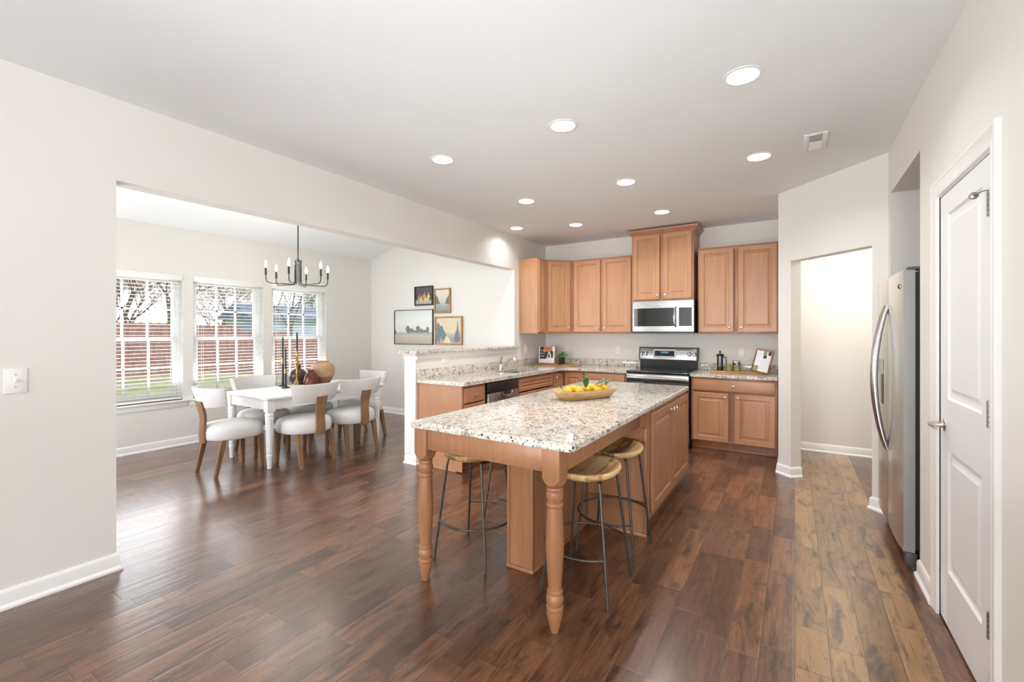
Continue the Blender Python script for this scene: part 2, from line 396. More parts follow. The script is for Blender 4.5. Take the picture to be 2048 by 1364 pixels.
    def ngon(s, pts, Mx=None, mi=0):
        vs = [s.bm.verts.new(p) for p in pts]; f = s.bm.faces.new(vs); s._fin(vs, Mx, mi, [f]); return s
    def build(s, name, mats, parent=None, world=True, smooth=True, angle=35):
        bmesh.ops.recalc_face_normals(s.bm, faces=s.bm.faces)
        if parent is not None and world:
            iv = MW[parent.name].inverted()
            for v in s.bm.verts: v.co = iv @ v.co
        me = bpy.data.meshes.new(name); s.bm.to_mesh(me); s.bm.free()
        for m in (mats if isinstance(mats, (list, tuple)) else [mats]): me.materials.append(m)
        if smooth:
            for p in me.polygons: p.use_smooth = True
            me.set_sharp_from_angle(angle=R(angle))
        ob = bpy.data.objects.new(name, me); COL.objects.link(ob)
        if parent is not None:
            ob.parent = parent; MW[ob.name] = MW[parent.name]
        else: MW[ob.name] = I4
        return ob
MW = {}
def tag(o, label=None, cat=None, group=None, kind=None):
    if label: o['label'] = label
    if cat: o['category'] = cat
    if group: o['group'] = group
    if kind: o['kind'] = kind
    return o
def thing(name, label, cat, loc=(0, 0, 0), rz=0, group=None):
    o = bpy.data.objects.new(name, None); COL.objects.link(o); o.location = loc; o.rotation_euler = (0, 0, R(rz))
    o.empty_display_size = .1
    MW[o.name] = T(*loc) @ RZ(rz)
    return tag(o, label, cat, group)
def struct(ob, label=None): return tag(ob, label, None, None, 'structure')
def solo(mb, name, mat, loc, label, cat, group=None, rz=0, **kw):
    """a thing made of one mesh; mesh given in world space unless rz/local wanted"""
    ob = mb.build(name, mat, None, **kw)
    inv = (T(*loc) @ RZ(rz)).inverted()
    ob.data.transform(inv); ob.location = loc; ob.rotation_euler = (0, 0, R(rz))
    MW[ob.name] = T(*loc) @ RZ(rz)
    return tag(ob, label, cat, group)
def copy_tree(o, parent=None):
    c = o.copy(); COL.objects.link(c); c.parent = parent
    if parent is not None: c.matrix_parent_inverse = o.matrix_parent_inverse
    for ch in list(o.children): copy_tree(ch, c)
    return c
def arc(cx, cy, r, a0, a1, n): return [(cx + r * math.cos(R(a0 + (a1 - a0) * k / n)), cy + r * math.sin(R(a0 + (a1 - a0) * k / n))) for k in range(n + 1)]
def rrect(x0, x1, y0, y1, r, n=5):
    return arc(x1 - r, y1 - r, r, 0, 90, n) + arc(x0 + r, y1 - r, r, 90, 180, n) + arc(x0 + r, y0 + r, r, 180, 270, n) + arc(x1 - r, y0 + r, r, 270, 360, n)
FY = I4                     # fronts facing -Y
def front(x, y, z, rz): return T(x, y, z) @ RZ(rz)

# ------------------------------------------------------------------ the setting
XL, XLo = -3.333, -3.475
YB, XR, XW, YE = 6.237, .598, -6.33, 5.30
CE = 2.743
ZB, ZT = .857, .893
def cells(us, vs, skip, fn, w0, w1):
    """wall slab split in cells (u along the wall, v up); cells in skip are left open"""
    mb = MB(); bm = mb.bm
    keep = {(i, j) for i in range(len(us) - 1) for j in range(len(vs) - 1) if not skip((us[i] + us[i + 1]) / 2, (vs[j] + vs[j + 1]) / 2)}
    vc = {}
    def V(i, j, k):
        if (i, j, k) not in vc: vc[(i, j, k)] = bm.verts.new(fn(us[i], vs[j], (w0, w1)[k]))
        return vc[(i, j, k)]
    for (i, j) in keep:
        for k in (0, 1): bm.faces.new((V(i, j, k), V(i + 1, j, k), V(i + 1, j + 1, k), V(i, j + 1, k)))
        for di, dj, a, b in ((-1, 0, (i, j), (i, j + 1)), (1, 0, (i + 1, j), (i + 1, j + 1)), (0, -1, (i, j), (i + 1, j)), (0, 1, (i, j + 1), (i + 1, j + 1))):
            if (i + di, j + dj) not in keep: bm.faces.new((V(*a, 0), V(*b, 0), V(*b, 1), V(*a, 1)))
    return mb
fx = lambda u, v, w: (w, u, v)      # wall lying along Y
fy = lambda u, v, w: (u, w, v)      # wall lying along X

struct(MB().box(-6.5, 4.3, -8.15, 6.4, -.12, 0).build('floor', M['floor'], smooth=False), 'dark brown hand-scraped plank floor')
OPEN0, OPEN1, OPENZ = .945, YE, 2.268
struct(cells([-8.15, OPEN0, OPEN1, 6.4], [0, OPENZ, 3.7], lambda u, v: OPEN0 < u < OPEN1 and v < OPENZ, fx, XLo, XL).build('wall_left', M['wall'], smooth=False), 'cream wall with the wide opening to the dining area')
struct(MB().box(XLo + .001, XL - .001, 3.37, YE, 0, 1.155).build('wall_half', M['wall'], smooth=False), 'low white wall behind the sink counter')
struct(MB().box(XLo, .0, YB, YB + .14, 0, CE + .2).box(0, 1.6, YB, YB + .14, 0, CE + .2).build('wall_back', M['wall'], smooth=False), 'cream wall behind the range')
NY0, NY1, NZ = 3.354, 4.262, 2.41
DY0, DY1, DZ = 2.270, 2.957, 2.04
struct(cells([1.10, DY0, DY1, NY0, NY1, 4.40], [0, DZ, NZ, CE + .2], lambda u, v: (DY0 < u < DY1 and v < DZ) or (NY0 < u < NY1 and v < NZ), fx, XR, XR + .12).build('wall_right', M['wall'], smooth=False), 'cream wall with the pantry door and the refrigerator niche')
# niche behind the wall
nm = MB().box(XR + .12, 1.42, NY1, NY1 + .10, 0, CE).box(XR + .12, 1.42, NY0 - .10, NY0, 0, CE).box(1.42, 1.52, NY0 - .1, YB, 0, CE + .2).box(XR + .12, 1.42, NY0, NY1, NZ, NZ + .08)
struct(nm.build('wall_niche', M['wall'], smooth=False), 'painted recess around the refrigerator')
struct(MB().box(XR + .12, XR + .9, DY0 - .3, DY0 - .2, 0, 2.4).box(XR + .9, XR + 1.0, DY0 - .3, NY0, 0, 2.4).build('wall_closet', M['wall'], smooth=False))
# angled wall with the passage
AX, AY = -.135, 5.092
AL = math.hypot(XR - AX, XR - AX)
dA = Vector((1, -1, 0)).normalized(); nA = Vector((1, 1, 0)).normalized()
fa = lambda u, v, w: tuple(Vector((AX, AY, 0)) + dA * u + nA * w + Vector((0, 0, v)))
P0, P1, PZ_ = .148, .915, 2.062
struct(cells([0, P0, P1, AL], [0, PZ_, CE + .2], lambda u, v: P0 < u < P1 and v < PZ_, fa, 0, .115).build('wall_angled', M['wall'], smooth=False), 'angled cream wall with the passage to the pantry')
struct(MB().box(AX, AX + .115, AY + .06, YB, 0, CE + .2).build('wall_pantry', M['wall'], smooth=False))
# dining walls
W_Y = [(1.560, 2.428), (2.540, 3.404), (3.527, 4.402)]; WZ0, WZ1 = .56, 2.07
inwin = lambda u, v: WZ0 < v < WZ1 and any(a < u < b for a, b in W_Y)
struct(cells([.2] + [q for p in W_Y for q in p] + [5.45], [0, WZ0, WZ1, 2.9], inwin, fx, XW - .16, XW).build('wall_dining_window', M['wall'], smooth=False), 'cream wall with three dining windows')
struct(MB().box(XW - .16, XLo, YE, YE + .14, 0, 3.7).build('wall_dining_end', M['wall'], smooth=False), 'cream gable wall with the pictures')
struct(cells([XW - .16, -6.0, -4.0, XLo], [0, .1, 2.2, 3.7], lambda u, v: -6 < u < -4 and .1 < v < 2.2, fy, .2, .34).build('wall_dining_near', M['wall'], smooth=False))  # door opening added to let light into the dining room
# sloped dining ceiling
zs = lambda x: 2.655 + .285 * (x - XW)
mb = MB()
mb.loops([[(x, y, z) for (x, z) in ((XW - .16, zs(XW - .16)), (XLo + .02, zs(XLo + .02)), (XLo + .02, zs(XLo + .02) + .12), (XW - .16, zs(XW - .16) + .12))] for y in (.2, 5.44)])
struct(mb.build('ceiling_dining', M['ceiling'], smooth=False), 'white sloping ceiling over the dining table')
# kitchen ceiling with the round cut-outs
CANS = [(-.232, 2.64), (-1.285, 2.645), (-2.338, 2.655), (-.232, 3.925), (-1.287, 3.945), (-2.345, 3.965), (-1.262, 5.14), (-2.332, 5.17), (-3.06, 4.92)]
mb = MB()
mb.poly([(XLo + .05, -8.1), (4.25, -8.1), (4.25, 1.05), (1.6, 1.05), (1.6, 6.38), (XLo + .05, 6.38)], CE, CE + .02, holes=[[(x + .077 * math.cos(2 * PI * k / 32), y + .077 * math.sin(2 * PI * k / 32)) for k in range(32)] for x, y in CANS])
struct(mb.build('ceiling', M['ceiling'], smooth=False), 'flat white kitchen ceiling')
struct(MB().box(XLo, 4.3, -8.15, 6.4, CE + .2, CE + .3).build('ceiling_upper', M['ceiling'], smooth=False))
# living room end behind the camera: walls with tall windows, the side ones added for light
LW = [(-3.1, -1.3), (-.7, 1.1), (1.7, 3.5)]; LS = [(-6.5, -4.7), (-3.3, -1.5)]
isin = lambda L: (lambda u, v: .4 < v < 2.4 and any(a < u < b for a, b in L))
struct(cells([XLo] + [q for p in LW for q in p] + [4.3], [0, .4, 2.4, CE + .2], isin(LW), fy, -8.15, -8.0).build('wall_living', M['wall'], smooth=False))
struct(cells([-8.15] + [q for p in LS for q in p] + [1.24], [0, .4, 2.4, CE + .2], isin(LS), fx, 4.15, 4.3).build('wall_living_right', M['wall'], smooth=False))  # window openings here are added for extra light
struct(MB().box(XR + .12, 4.3, 1.10, 1.24, 0, CE + .2).build('wall_living_far', M['wall'], smooth=False))
k = 4
for (a, b) in LW + LS + [(-6.0, -4.0)]:
    mb = MB(); side = k in (7, 8); added_door = k == 9  # last entry frames the unseen door added for light
    z0, z1 = (.1, 2.2) if added_door else (.4, 2.4)
    P3 = lambda u0, u1, c, d: mb.box(4.20, 4.25, u0, u1, c, d) if side else mb.box(u0, u1, *((.24, .29) if added_door else (-8.10, -8.05)), c, d)
    for x in (a + .03, (a + b) / 2, b - .03): P3(x - .03, x + .03, z0, z1)
    for z in ([z0 + .03, z1 - .03] if added_door else [z0 + .03, .9, 1.4, 1.9, z1 - .03]): P3(a, b, z - .025, z + .025)
    struct(mb.build('window_%d' % k, M['trim'], smooth=False)); k += 1

# baseboards
BB = [(0, 0), (.024, 0), (.024, .012), (.016, .022), (.013, .026), (.013, .078), (.010, .088), (.005, .096), (0, .098)]
def baseboard(name, path, left=True, label=None):
    """profile swept along a plan path; room on the right of the path unless left"""
    P = [Vector((p[0], p[1])) for p in path]; n = len(P); rings = []
    for i, p in enumerate(P):
        ns = []
        for a, b in ((i - 1, i), (i, i + 1)):
            if a < 0 or b >= n: continue
            d = (P[b] - P[a]).normalized(); ns.append(Vector((-d.y, d.x)) if left else Vector((d.y, -d.x)))
        m = sum(ns, Vector((0, 0))); m = m / m.dot(ns[0]) if len(ns) > 1 else ns[0]
        rings.append([(p.x + m.x * o_, p.y + m.y * o_, z) for o_, z in BB])
    mb = MB(); mb.loops(rings, True)
    return struct(mb.build(name, M['trim'], angle=25), label)
baseboard('baseboard_left', [(XL, -8.0), (XL, OPEN0), (XLo, OPEN0)], False, 'white baseboard under the light switch')
baseboard('baseboard_dining_window', [(XW, .34), (XW, YE)], False, 'white baseboard under the dining windows')
baseboard('baseboard_dining_end', [(XW, YE), (XLo, YE), (XLo, 3.37), (XL, 3.37), (XL, 3.398)], False, 'white baseboard along the picture wall and low wall')
A_ = lambda u, w: tuple((Vector((AX, AY, 0)) + dA * u + nA * w))[:2]
baseboard('baseboard_angled', [(AX, 5.40), A_(0, 0), A_(P0, 0), A_(P0, .115)], False, 'white baseboard wrapped round the narrow wall end')
baseboard('baseboard_stub', [A_(P1, .115), A_(P1, 0), A_(AL, 0), (XR, NY1)], False, 'white baseboard stub left of the refrigerator')
baseboard('baseboard_right', [(XR + .05, NY0), (XR, NY0), (XR, 3.037)], False, 'white baseboard between refrigerator and door')
baseboard('baseboard_right_near', [(XR, 2.18), (XR, 1.10)], False)
baseboard('baseboard_pantry', [(AX + .115, YB), (1.42, YB)], False, 'white baseboard in the pantry')

# bar ledge mouldings on the low wall
mb = MB()
mb.loops([[(XL, y, 1.10), (XL + .006, y, 1.10), (XL + .010, y, 1.125), (XL + .028, y, 1.146), (XL + .030, y, 1.155), (XL, y, 1.155)] for y in (3.37, 5.34)])
mb.loops([[(x, 3.37, 1.10), (x, 3.364, 1.10), (x, 3.360, 1.125), (x, 3.342, 1.146), (x, 3.340, 1.155), (x, 3.37, 1.155)] for x in (XLo - .028, XL + .028)])
mb.box(XLo - .012, XL + .004, 3.358, 3.37, .10, 1.10)
struct(mb.build('trim_1', M['trim'], angle=25), 'white end board and moulding under the granite ledge')

# ---------------- door in the right wall
mb = MB(); prof = [(0, .0), (0, .009), (.004, .011), (.018, .012), (.024, .010), (.054, .015), (.060, .018), (.073, .018), (.075, .016), (.075, 0)]
ci0, ci1, cz1 = DY0 - .015, DY1 + .006, DZ + .006
mb.loops([[(XR - t_, (ci0 - s_), 0) for s_, t_ in prof], [(XR - t_, ci0 - s_, cz1 + s_) for s_, t_ in prof], [(XR - t_, ci1 + s_, cz1 + s_) for s_, t_ in prof], [(XR - t_, ci1 + s_, 0) for s_, t_ in prof]])
for (y0, y1, z0, z1) in ((ci0, DY0, 0, cz1), (DY1, ci1, 0, cz1), (DY0, DY1, DZ - .002, cz1)): mb.box(XR + .0005, XR + .12, y0, y1, z0, z1)
struct(mb.build('trim_2', M['trim'], angle=18), 'white casing around the pantry door')
d1 = thing('door_1', 'white two-panel interior door with nickel knob', None, (XR + .004, DY0 + .02, 0)); d1['kind'] = 'structure'
mb = MB(); Y0, Y1 = DY0 + .003, DY1 - .003
DW = Y1 - Y0
def doorleaf(mb, w, h, t):
    zs_ = [0, .255, .822, 1.058, 1.925, h]; us_ = [0, .115, w - .115, w]
    Mx = T(XR + .004, Y1, .012) @ RZ(-90)
    for i in range(3):
        for j in range(5):
            u0, u1, v0, v1 = us_[i], us_[i + 1], zs_[j], zs_[j + 1]
            if i == 1 and j in (1, 3):
                rg = [[(u0 + k, d, v0 + k), (u1 - k, d, v0 + k), (u1 - k, d, v1 - k), (u0 + k, d, v1 - k)] for k, d in ((0, 0), (.008, .009), (.020, .012), (.030, .011), (.050, .003), (.052, .002))]
                mb.loops(rg, True, False, True, Mx)
            else: mb.quad((u0, 0, v0), (u1, 0, v0), (u1, 0, v1), (u0, 0, v1), Mx)
    mb.box(0, w, .013, t, 0, h, 0, Mx)
    for a, b, c, d in (((0, 0, 0), (0, .013, 0), (0, .013, h), (0, 0, h)), ((w, 0, 0), (w, .013, 0), (w, .013, h), (w, 0, h)), ((0, 0, h), (w, 0, h), (w, .013, h), (0, .013, h))): mb.quad(a, b, c, d, Mx)
doorleaf(mb, DW, DZ - .018, .035)
bmesh.ops.remove_doubles(mb.bm, verts=mb.bm.verts, dist=.0005)
mb.build('door_leaf', M['doorpaint'], d1, angle=20)
for z0 in (.28, 1.04, 1.80):
    mb = MB(); y = DY0 - .004
    for k in range(5): mb.lathe([(.0070, 0), (.0078, .001), (.0078, .0180), (.0070, .0190)], 12, T(XR - .007, y, z0 + k * .0195))
    mb.box(XR - .0015, XR + .0035, y - .009, y + .020, z0, z0 + .097)
    h_ = mb.build('hinge', M['hinge'], d1)
    if z0 == 1.80:
        mb = MB(); mb.tube([(XR - .008, y, 1.897), (XR - .022, y + .02, 1.897), (XR - .034, y + .05, 1.892)], [.003, .003, .0035], 8)
        mb.lathe([(.010, 0), (.013, .002), (.013, .012), (.010, .015)], 14, T(XR - .034, y + .05, 1.892) @ RX(-90))
        st = mb.build('door_stop', M['hinge'], d1); 
mb = MB(); ky, kz = 2.895, .940
mb.lathe([(.034, 0), (.034, .004), (.030, .010), (.014, .013), (.011, .02), (.011, .04), (.015, .045)], 24, T(XR + .012, ky, kz) @ RY(-90))
mb.tube([(XR - .028, ky, kz), (XR - .040, ky + .004, kz + .001), (XR - .046, ky - .02, kz + .003), (XR - .046, ky - .06, kz + .004), (XR - .046, ky - .098, kz - .002)], [.010, .013, .013, .011, .008], 12)
mb.build('door_knob', M['nickel'], d1)

# ---------------- dining windows
def window(i, y0, y1):
    ww = thing('window_%d' % (i + 1), ['white double hung window nearest the left wall', 'white double hung window in the middle of three', 'white double hung window nearest the picture wall'][i], None, (XW - .09, (y0 + y1) / 2, WZ0))
    ww['kind'] = 'structure'
    mb = MB(); xo, xi = XW - .15, XW - .07
    for a, b, c, d in ((y0, y0 + .035, WZ0, WZ1), (y1 - .035, y1, WZ0, WZ1), (y0 + .035, y1 - .035, WZ0, WZ0 + .035), (y0 + .035, y1 - .035, WZ1 - .035, WZ1)): mb.box(xo, xi, a, b, c, d, .003)
    mb.build('window_frame', M['trim'], ww)
    zm = 1.30
    for nm, z0, z1, x in (('upper_sash', zm - .02, WZ1 - .035, XW - .135), ('lower_sash', WZ0 + .035, zm + .025, XW - .10)):
        mb = MB(); a, b = y0 + .036, y1 - .036; t = .03; q = .045
        for (c, d, e, f_) in ((a, a + q, z0, z1), (b - q, b, z0, z1), (a + q, b - q, z0, z0 + q), (a + q, b - q, z1 - q, z1)): mb.box(x, x + t, c, d, e, f_, .004)
        for k in (1, 2):
            yy = a + q + (b - a - 2 * q) * k / 3; mb.box(x + .006, x + t - .006, yy - .011, yy + .011, z0 + q, z1 - q)
        zz = (z0 + z1) / 2; mb.box(x + .006, x + t - .006, a + q, b - q, zz - .011, zz + .011)
        so = mb.build('sash', M['trim'], ww)
        MB().box(x + .013, x + .017, a + q, b - q, z0 + q, z1 - q).build('pane', M['pane'], so)
    mb = MB(); mb.box(XW - .07, XW + .045, y0 - .06, y1 + .06, WZ0 - .022, WZ0, .006); mb.box(XW + .0, XW + .014, y0 - .04, y1 + .04, WZ0 - .085, WZ0 - .022, .004)
    mb.build('sill', M['trim'], ww)
    # blind
    bl = thing('window_blind', ['open white slat blind on the window nearest the left wall', 'open white slat blind on the middle dining window', 'open white slat blind on the window nearest the picture wall'][i], 'blind', (XW - .03, (y0 + y1) / 2, WZ1), 0, 'white slat blinds on the dining windows')
    MB().box(XW - .05, XW + .012, y0 + .006, y1 - .006, WZ1 - .055, WZ1 + .012, .004).build('headrail', M['blind'], bl)
    mb = MB(); z = WZ1 - .085
    while z > WZ0 + .05:
        for s_ in (0,):
            mb.loops([[(XW - .044, y, z - .001), (XW - .022, y, z + .002), (XW + .004, y, z - .001), (XW + .004, y, z - .0035), (XW - .022, y, z - .0005), (XW - .044, y, z - .0035)] for y in (y0 + .012, y1 - .012)])
        z -= .0425
    mb.build('slats', M['blind'], bl)
    MB().box(XW - .046, XW + .006, y0 + .012, y1 - .012, WZ0 + .012, WZ0 + .034, .004).build('bottom_rail', M['blind'], bl)
    mb = MB()
    for yy in (y0 + .11, y1 - .11):
        for xx in (XW - .045, XW + .005): mb.box(xx - .0008, xx + .0008, yy - .0015, yy + .0015, WZ0 + .03, WZ1 - .055)
    mb.build('ladder_cord', M['blind'], bl)
    MB().tube([(XW + .014, y0 + .05, WZ1 - .05), (XW + .016, y0 + .05, WZ1 - .75)], .0035, 8).build('wand', M['plastic'], bl)
for i, (a, b) in enumerate(W_Y): window(i, a, b)

# ------------------------------------------------------------------ cabinets
def knob(parent, Mx, name='knob'):
    mb = MB(); mb.lathe([(.007, 0), (.006, .004), (.005, .012), (.011, .018), (.0145, .023), (.013, .028), (.006, .031)], 16, Mx @ RX(90))
    return mb.build(name, M['nickel'], parent)
def door(parent, Mx, w, h, kx, kz, mat='cab', nm='door', raised=True, fr=.055):
    mb = MB(); mb.panel(w, h, .02, Mx, fr=fr, raised=raised); d = mb.build(nm, M[mat], parent, angle=20)
    if kx is not None: knob(d, Mx @ T(kx, -.02, kz))
    return d
def carcass(mb, Mx, w, d, z0, z1, toe=0, ztop=None):
    mb.box(0, w, .02, d, z0, ztop or z1, 0, Mx)
    for (a, b, c, e) in ((0, .035, z0, z1), (w - .035, w, z0, z1), (.035, w - .035, z1 - .04, z1), (.035, w - .035, z0, z0 + .035)): mb.box(a, b, 0, .02, c, e, .001, Mx)
    if toe: mb.box(0, w, .075, d, 0, z0, 0, Mx); mb.box(0, w, .066, .075, 0, .022, .003, Mx)

# upper cabinets
UD = .31
YU = YB - UD
def upper(label, Mx, w, z0, z1, doors, d=UD):
    t = thing('upper_cabinet', label, 'cabinet', (Mx @ Vector((w / 2, 0, z0)))[:], math.degrees(Mx.to_euler().z), 'maple wall cabinets')
    mb = MB(); carcass(mb, Mx, w, d - .002, z0, z1); 
    mb.box(w / 2 - .02, w / 2 + .02, 0, .02, z0 + .035, z1 - .04, .001, Mx) if len(doors) == 2 else None
    mb.build('cabinet_body', M['cabframe_shade'], t)
    for (x0, x1, k) in doors: door(t, Mx @ T(x0, 0, z0 + .018), x1 - x0, z1 - z0 - .04, k, .055)
    return t
UZ0, UZ1 = 1.368, 2.425
t = upper('narrow maple wall cabinet at the corner, its plain side facing the room', T(XL + .305, 5.432, 0) @ RZ(90), .195, UZ0, UZ1, [(.012, .185, .03)], .303)
MB().box(XL + .003, XL + .304, 5.427, 5.4315, UZ0, UZ1).build('side_panel', M['cab'], t)
# diagonal corner cabinet
xa, ya, xb, yb = XL + .305, 5.629, -2.722, YU
t = thing('upper_cabinet', 'diagonal maple wall cabinet in the corner above the cookbook', 'cabinet', ((xa + xb) / 2, (ya + yb) / 2, UZ0), 45, 'maple wall cabinets')
mb = MB(); mb.poly([(xa - .30, ya), (xa, ya), (xb, yb), (xb, YB - .003), (xa - .30, YB - .003)], UZ0, UZ1); mb.build('cabinet_body', M['cabframe_shade'], t)
dl = math.hypot(xb - xa, yb - ya)
door(t, T(xa, ya, 0) @ RZ(45) @ T(.045, 0, UZ0 + .018), dl - .09, UZ1 - UZ0 - .036, dl - .12, .055)
upper('double-door maple wall cabinet left of the microwave', T(-2.72, YU, 0), .876, UZ0, UZ1, [(.02, .422, .37), (.458, .860, .03)])
HD = .385; YH = YB - HD
t = upper('tall crowned maple wall cabinet above the microwave', T(-1.826, YH, 0), .772, 1.79, 2.672, [(.02, .362, .318), (.408, .752, .026)], HD)
mb = MB(); x0, x1, y0, y1 = -1.826, -1.054, YH, YB - .003
rg = []
for o_, z in ((0, 2.640), (.006, 2.640), (.012, 2.655), (.022, 2.668), (.044, 2.690), (.052, 2.698), (.055, 2.710), (.055, 2.718), (0, 2.718)):
    rg.append([(x0 - o_, y1, z), (x0 - o_, y0 - o_, z), (x1 + o_, y0 - o_, z), (x1 + o_, y1, z)])
mb.loops(rg); mb.build('crown_molding', M['cabframe_shade'], t, angle=20)
upper('double-door maple wall cabinet right of the microwave', T(-1.018, YU, 0), .868, UZ0, UZ1, [(.015, .402, .345), (.452, .850, .035)])

# base cabinets
YF = 5.640; XP = -2.737
bg_ = 'maple base cabinets'
def base(label, Mx, w, d, ztop=None):
    t = thing('base_cabinet', label, 'cabinet', (Mx @ Vector((w / 2, 0, 0)))[:], math.degrees(Mx.to_euler().z), bg_)
    mb = MB(); carcass(mb, Mx, w, d, .10, ZB - .001, 1, ztop); mb.build('cabinet_body', M['baseframe_shade'], t)
    return t
Mx = T(XP, 3.400, 0) @ RZ(90); D1 = XP - XL - .003
t = base('end base cabinet of the sink counter with stacked drawers', Mx, .373, D1)
z = ZB - .03
for h in (.145, .265, .265):
    door(t, Mx @ T(.022, 0, z - h), .330, h, .165, h / 2, 'cabh', 'drawer', h > .2, .04); z -= h + .014
mb = MB(); mb.box(XL + .004, XP - .001, 3.394, 3.400, .012, ZB - .002); mb.box(XL + .004, XP - .075, 3.388, 3.400, 0, .022, .003); mb.build('end_panel', M['basecab'], t)
Mx = T(XP, 4.420, 0) @ RZ(90)
t = base('sink base cabinet beside the dishwasher', Mx, .898, D1, .66)
door(t, Mx @ T(.018, 0, ZB - .175), .862, .145, None, 0, 'cabh', 'drawer', True, .04)
for x0, k in ((.018, .39), (.458, .03)): door(t, Mx @ T(x0, 0, .115), .422, .55, k, .50, 'basecab')
t = thing('base_cabinet', 'corner base cabinet with two doors meeting at the inside corner', 'cabinet', (-2.9, 5.8, 0), 0, bg_)
mb = MB(); mb.poly([(XL + .003, 5.320), (XP, 5.320), (XP, YF), (-2.430, YF), (-2.430, YB - .003), (XL + .003, YB - .003)], .10, ZB - .001)
mb.poly([(XL + .003, 5.320), (XP - .075, 5.320), (XP - .075, YF + .075), (-2.430, YF + .075), (-2.430, YB - .003), (XL + .003, YB - .003)], 0, .10)
mb.build('cabinet_body', M['baseframe_shade'], t)
door(t, T(XP, 5.335, 0) @ RZ(90) @ T(0, 0, .115), .275, .705, .035, .66, 'basecab')
door(t, T(XP + .028, YF, .115), .272, .705, None, 0, 'basecab')
Mx = T(-2.428, YF, 0)
t = base('maple base cabinet with drawer left of the range', Mx, .600, YB - YF - .003)
door(t, Mx @ T(.022, 0, ZB - .172), .555, .145, .277, .072, 'cabh', 'drawer', False)
for x0, k in ((.022, .235), (.312, .03)): door(t, Mx @ T(x0, 0, .115), .266, .55, k, .50, 'basecab')
Mx = T(-1.046, YF, 0); W_ = .890
t = base('maple base cabinet with drawer right of the range', Mx, W_, YB - YF - .003)
door(t, Mx @ T(.020, 0, ZB - .158), W_ - .042, .132, .44, .066, 'cabh', 'drawer', False)
for x0, x1, k in ((.020, .408, .352), (.470, W_ - .022, .035)): door(t, Mx @ T(x0, 0, .112), x1 - x0, .565, k, .525, 'basecab')

# counters
def slab(mb, outline, holes=()):
    mb.poly(outline, ZB, ZT, holes)
ct = thing('countertop', 'L-shaped granite countertop with the sink and backsplash', 'countertop', (-2.9, 5.0, ZB), 0)
SX0, SX1, SY0, SY1 = -3.165, -2.815, 4.50, 5.14
mb = MB(); slab(mb, [(XL + .002, 3.378), (-2.708, 3.378), (-2.700, 3.386), (-2.700, 5.46), (-2.668, 5.565), (-2.565, 5.604), (-1.822, 5.604), (-1.822, YB - .003), (XL + .002, YB - .003)], [list(reversed(rrect(SX0, SX1, SY0, SY1, .06)))])
mb.build('slab', M['granite'], ct, angle=30)
mb = MB(); mb.box(XL + .002, XL + .022, 3.378, YB - .003, ZT, ZT + .098, .002); mb.box(XL + .022, -1.822, YB - .023, YB - .003, ZT, ZT + .098, .002)
mb.build('backsplash', M['granite'], ct)
ct = thing('countertop', 'short granite countertop right of the range', 'countertop', (-.6, 5.9, ZB), 0)
mb = MB(); slab(mb, [(-1.049, 5.604), (-.155, 5.604), (-.155, YB - .003), (-1.049, YB - .003)]); mb.build('slab', M['granite'], ct)
MB().box(-1.049, -.155, YB - .023, YB - .003, ZT, ZT + .098, .002).build('backsplash', M['granite'], ct)
mb = MB(); mb.poly([(XLo - .055, 3.312), (XL + .050, 3.312), (XL + .055, 3.317), (XL + .055, 5.345), (XL + .003, 5.345), (XL + .003, 5.297), (XLo - .055, 5.297)], 1.156, 1.190, bev=.006)
solo(mb, 'bar_ledge', M['granite'], (XL - .07, 4.3, 1.156), 'raised granite ledge on the low white wall', 'ledge')

# sink and faucet
sk = thing('sink', 'steel undermount sink set in the granite counter', 'sink', ((SX0 + SX1) / 2, (SY0 + SY1) / 2, .70))
mb = MB(); rg = [[(x, y, z) for x, y in rrect(SX0 - e, SX1 + e, SY0 - e, SY1 + e, .06 + e)] for e, z in ((.012, ZB - .001), (.002, ZB - .001), (0, ZB - .01), (-.012, .70), (-.04, .69))]
mb.loops(rg, True, False, True); mb.build('basin', M['steel'], sk)
MB().lathe([(.036, .6905), (.04, .6935), (.03, .696), (.006, .694)], 20, T((SX0 + SX1) / 2, (SY0 + SY1) / 2, 0)).build('drain', M['chrome'], sk)
fc = thing('faucet', 'chrome single-lever faucet behind the sink', 'faucet', (-3.235, 4.81, ZT))
mb = MB(); fx0, fy0 = -3.235, 4.81
mb.lathe([(.030, ZT + .0005), (.030, ZT + .006), (.022, ZT + .012), (.020, ZT + .05), (.021, ZT + .075), (.016, ZT + .088)], 20, T(fx0, fy0, 0))
mb.tube([(fx0 + .004, fy0, ZT + .035), (fx0 + .05, fy0 + .010, ZT + .078), (fx0 + .10, fy0 + .020, ZT + .125), (fx0 + .14, fy0 + .028, ZT + .155)], [.017, .0165, .016, .017], 14)
mb.build('spout', M['chrome'], fc)
MB().tube([(fx0 + .135, fy0 + .027, ZT + .152), (fx0 + .160, fy0 + .032, ZT + .163), (fx0 + .188, fy0 + .038, ZT + .150), (fx0 + .200, fy0 + .041, ZT + .125)], [.018, .022, .024, .021], 14).build('spray_head', M['chrome'], fc)
MB().tube([(fx0, fy0, ZT + .080), (fx0 - .004, fy0 - .008, ZT + .12), (fx0 + .012, fy0 - .010, ZT + .165), (fx0 + .040, fy0 - .008, ZT + .192), (fx0 + .065, fy0 - .008, ZT + .194)], [.020, .021, .017, .010, .007], 12).build('lever', M['chrome'], fc)

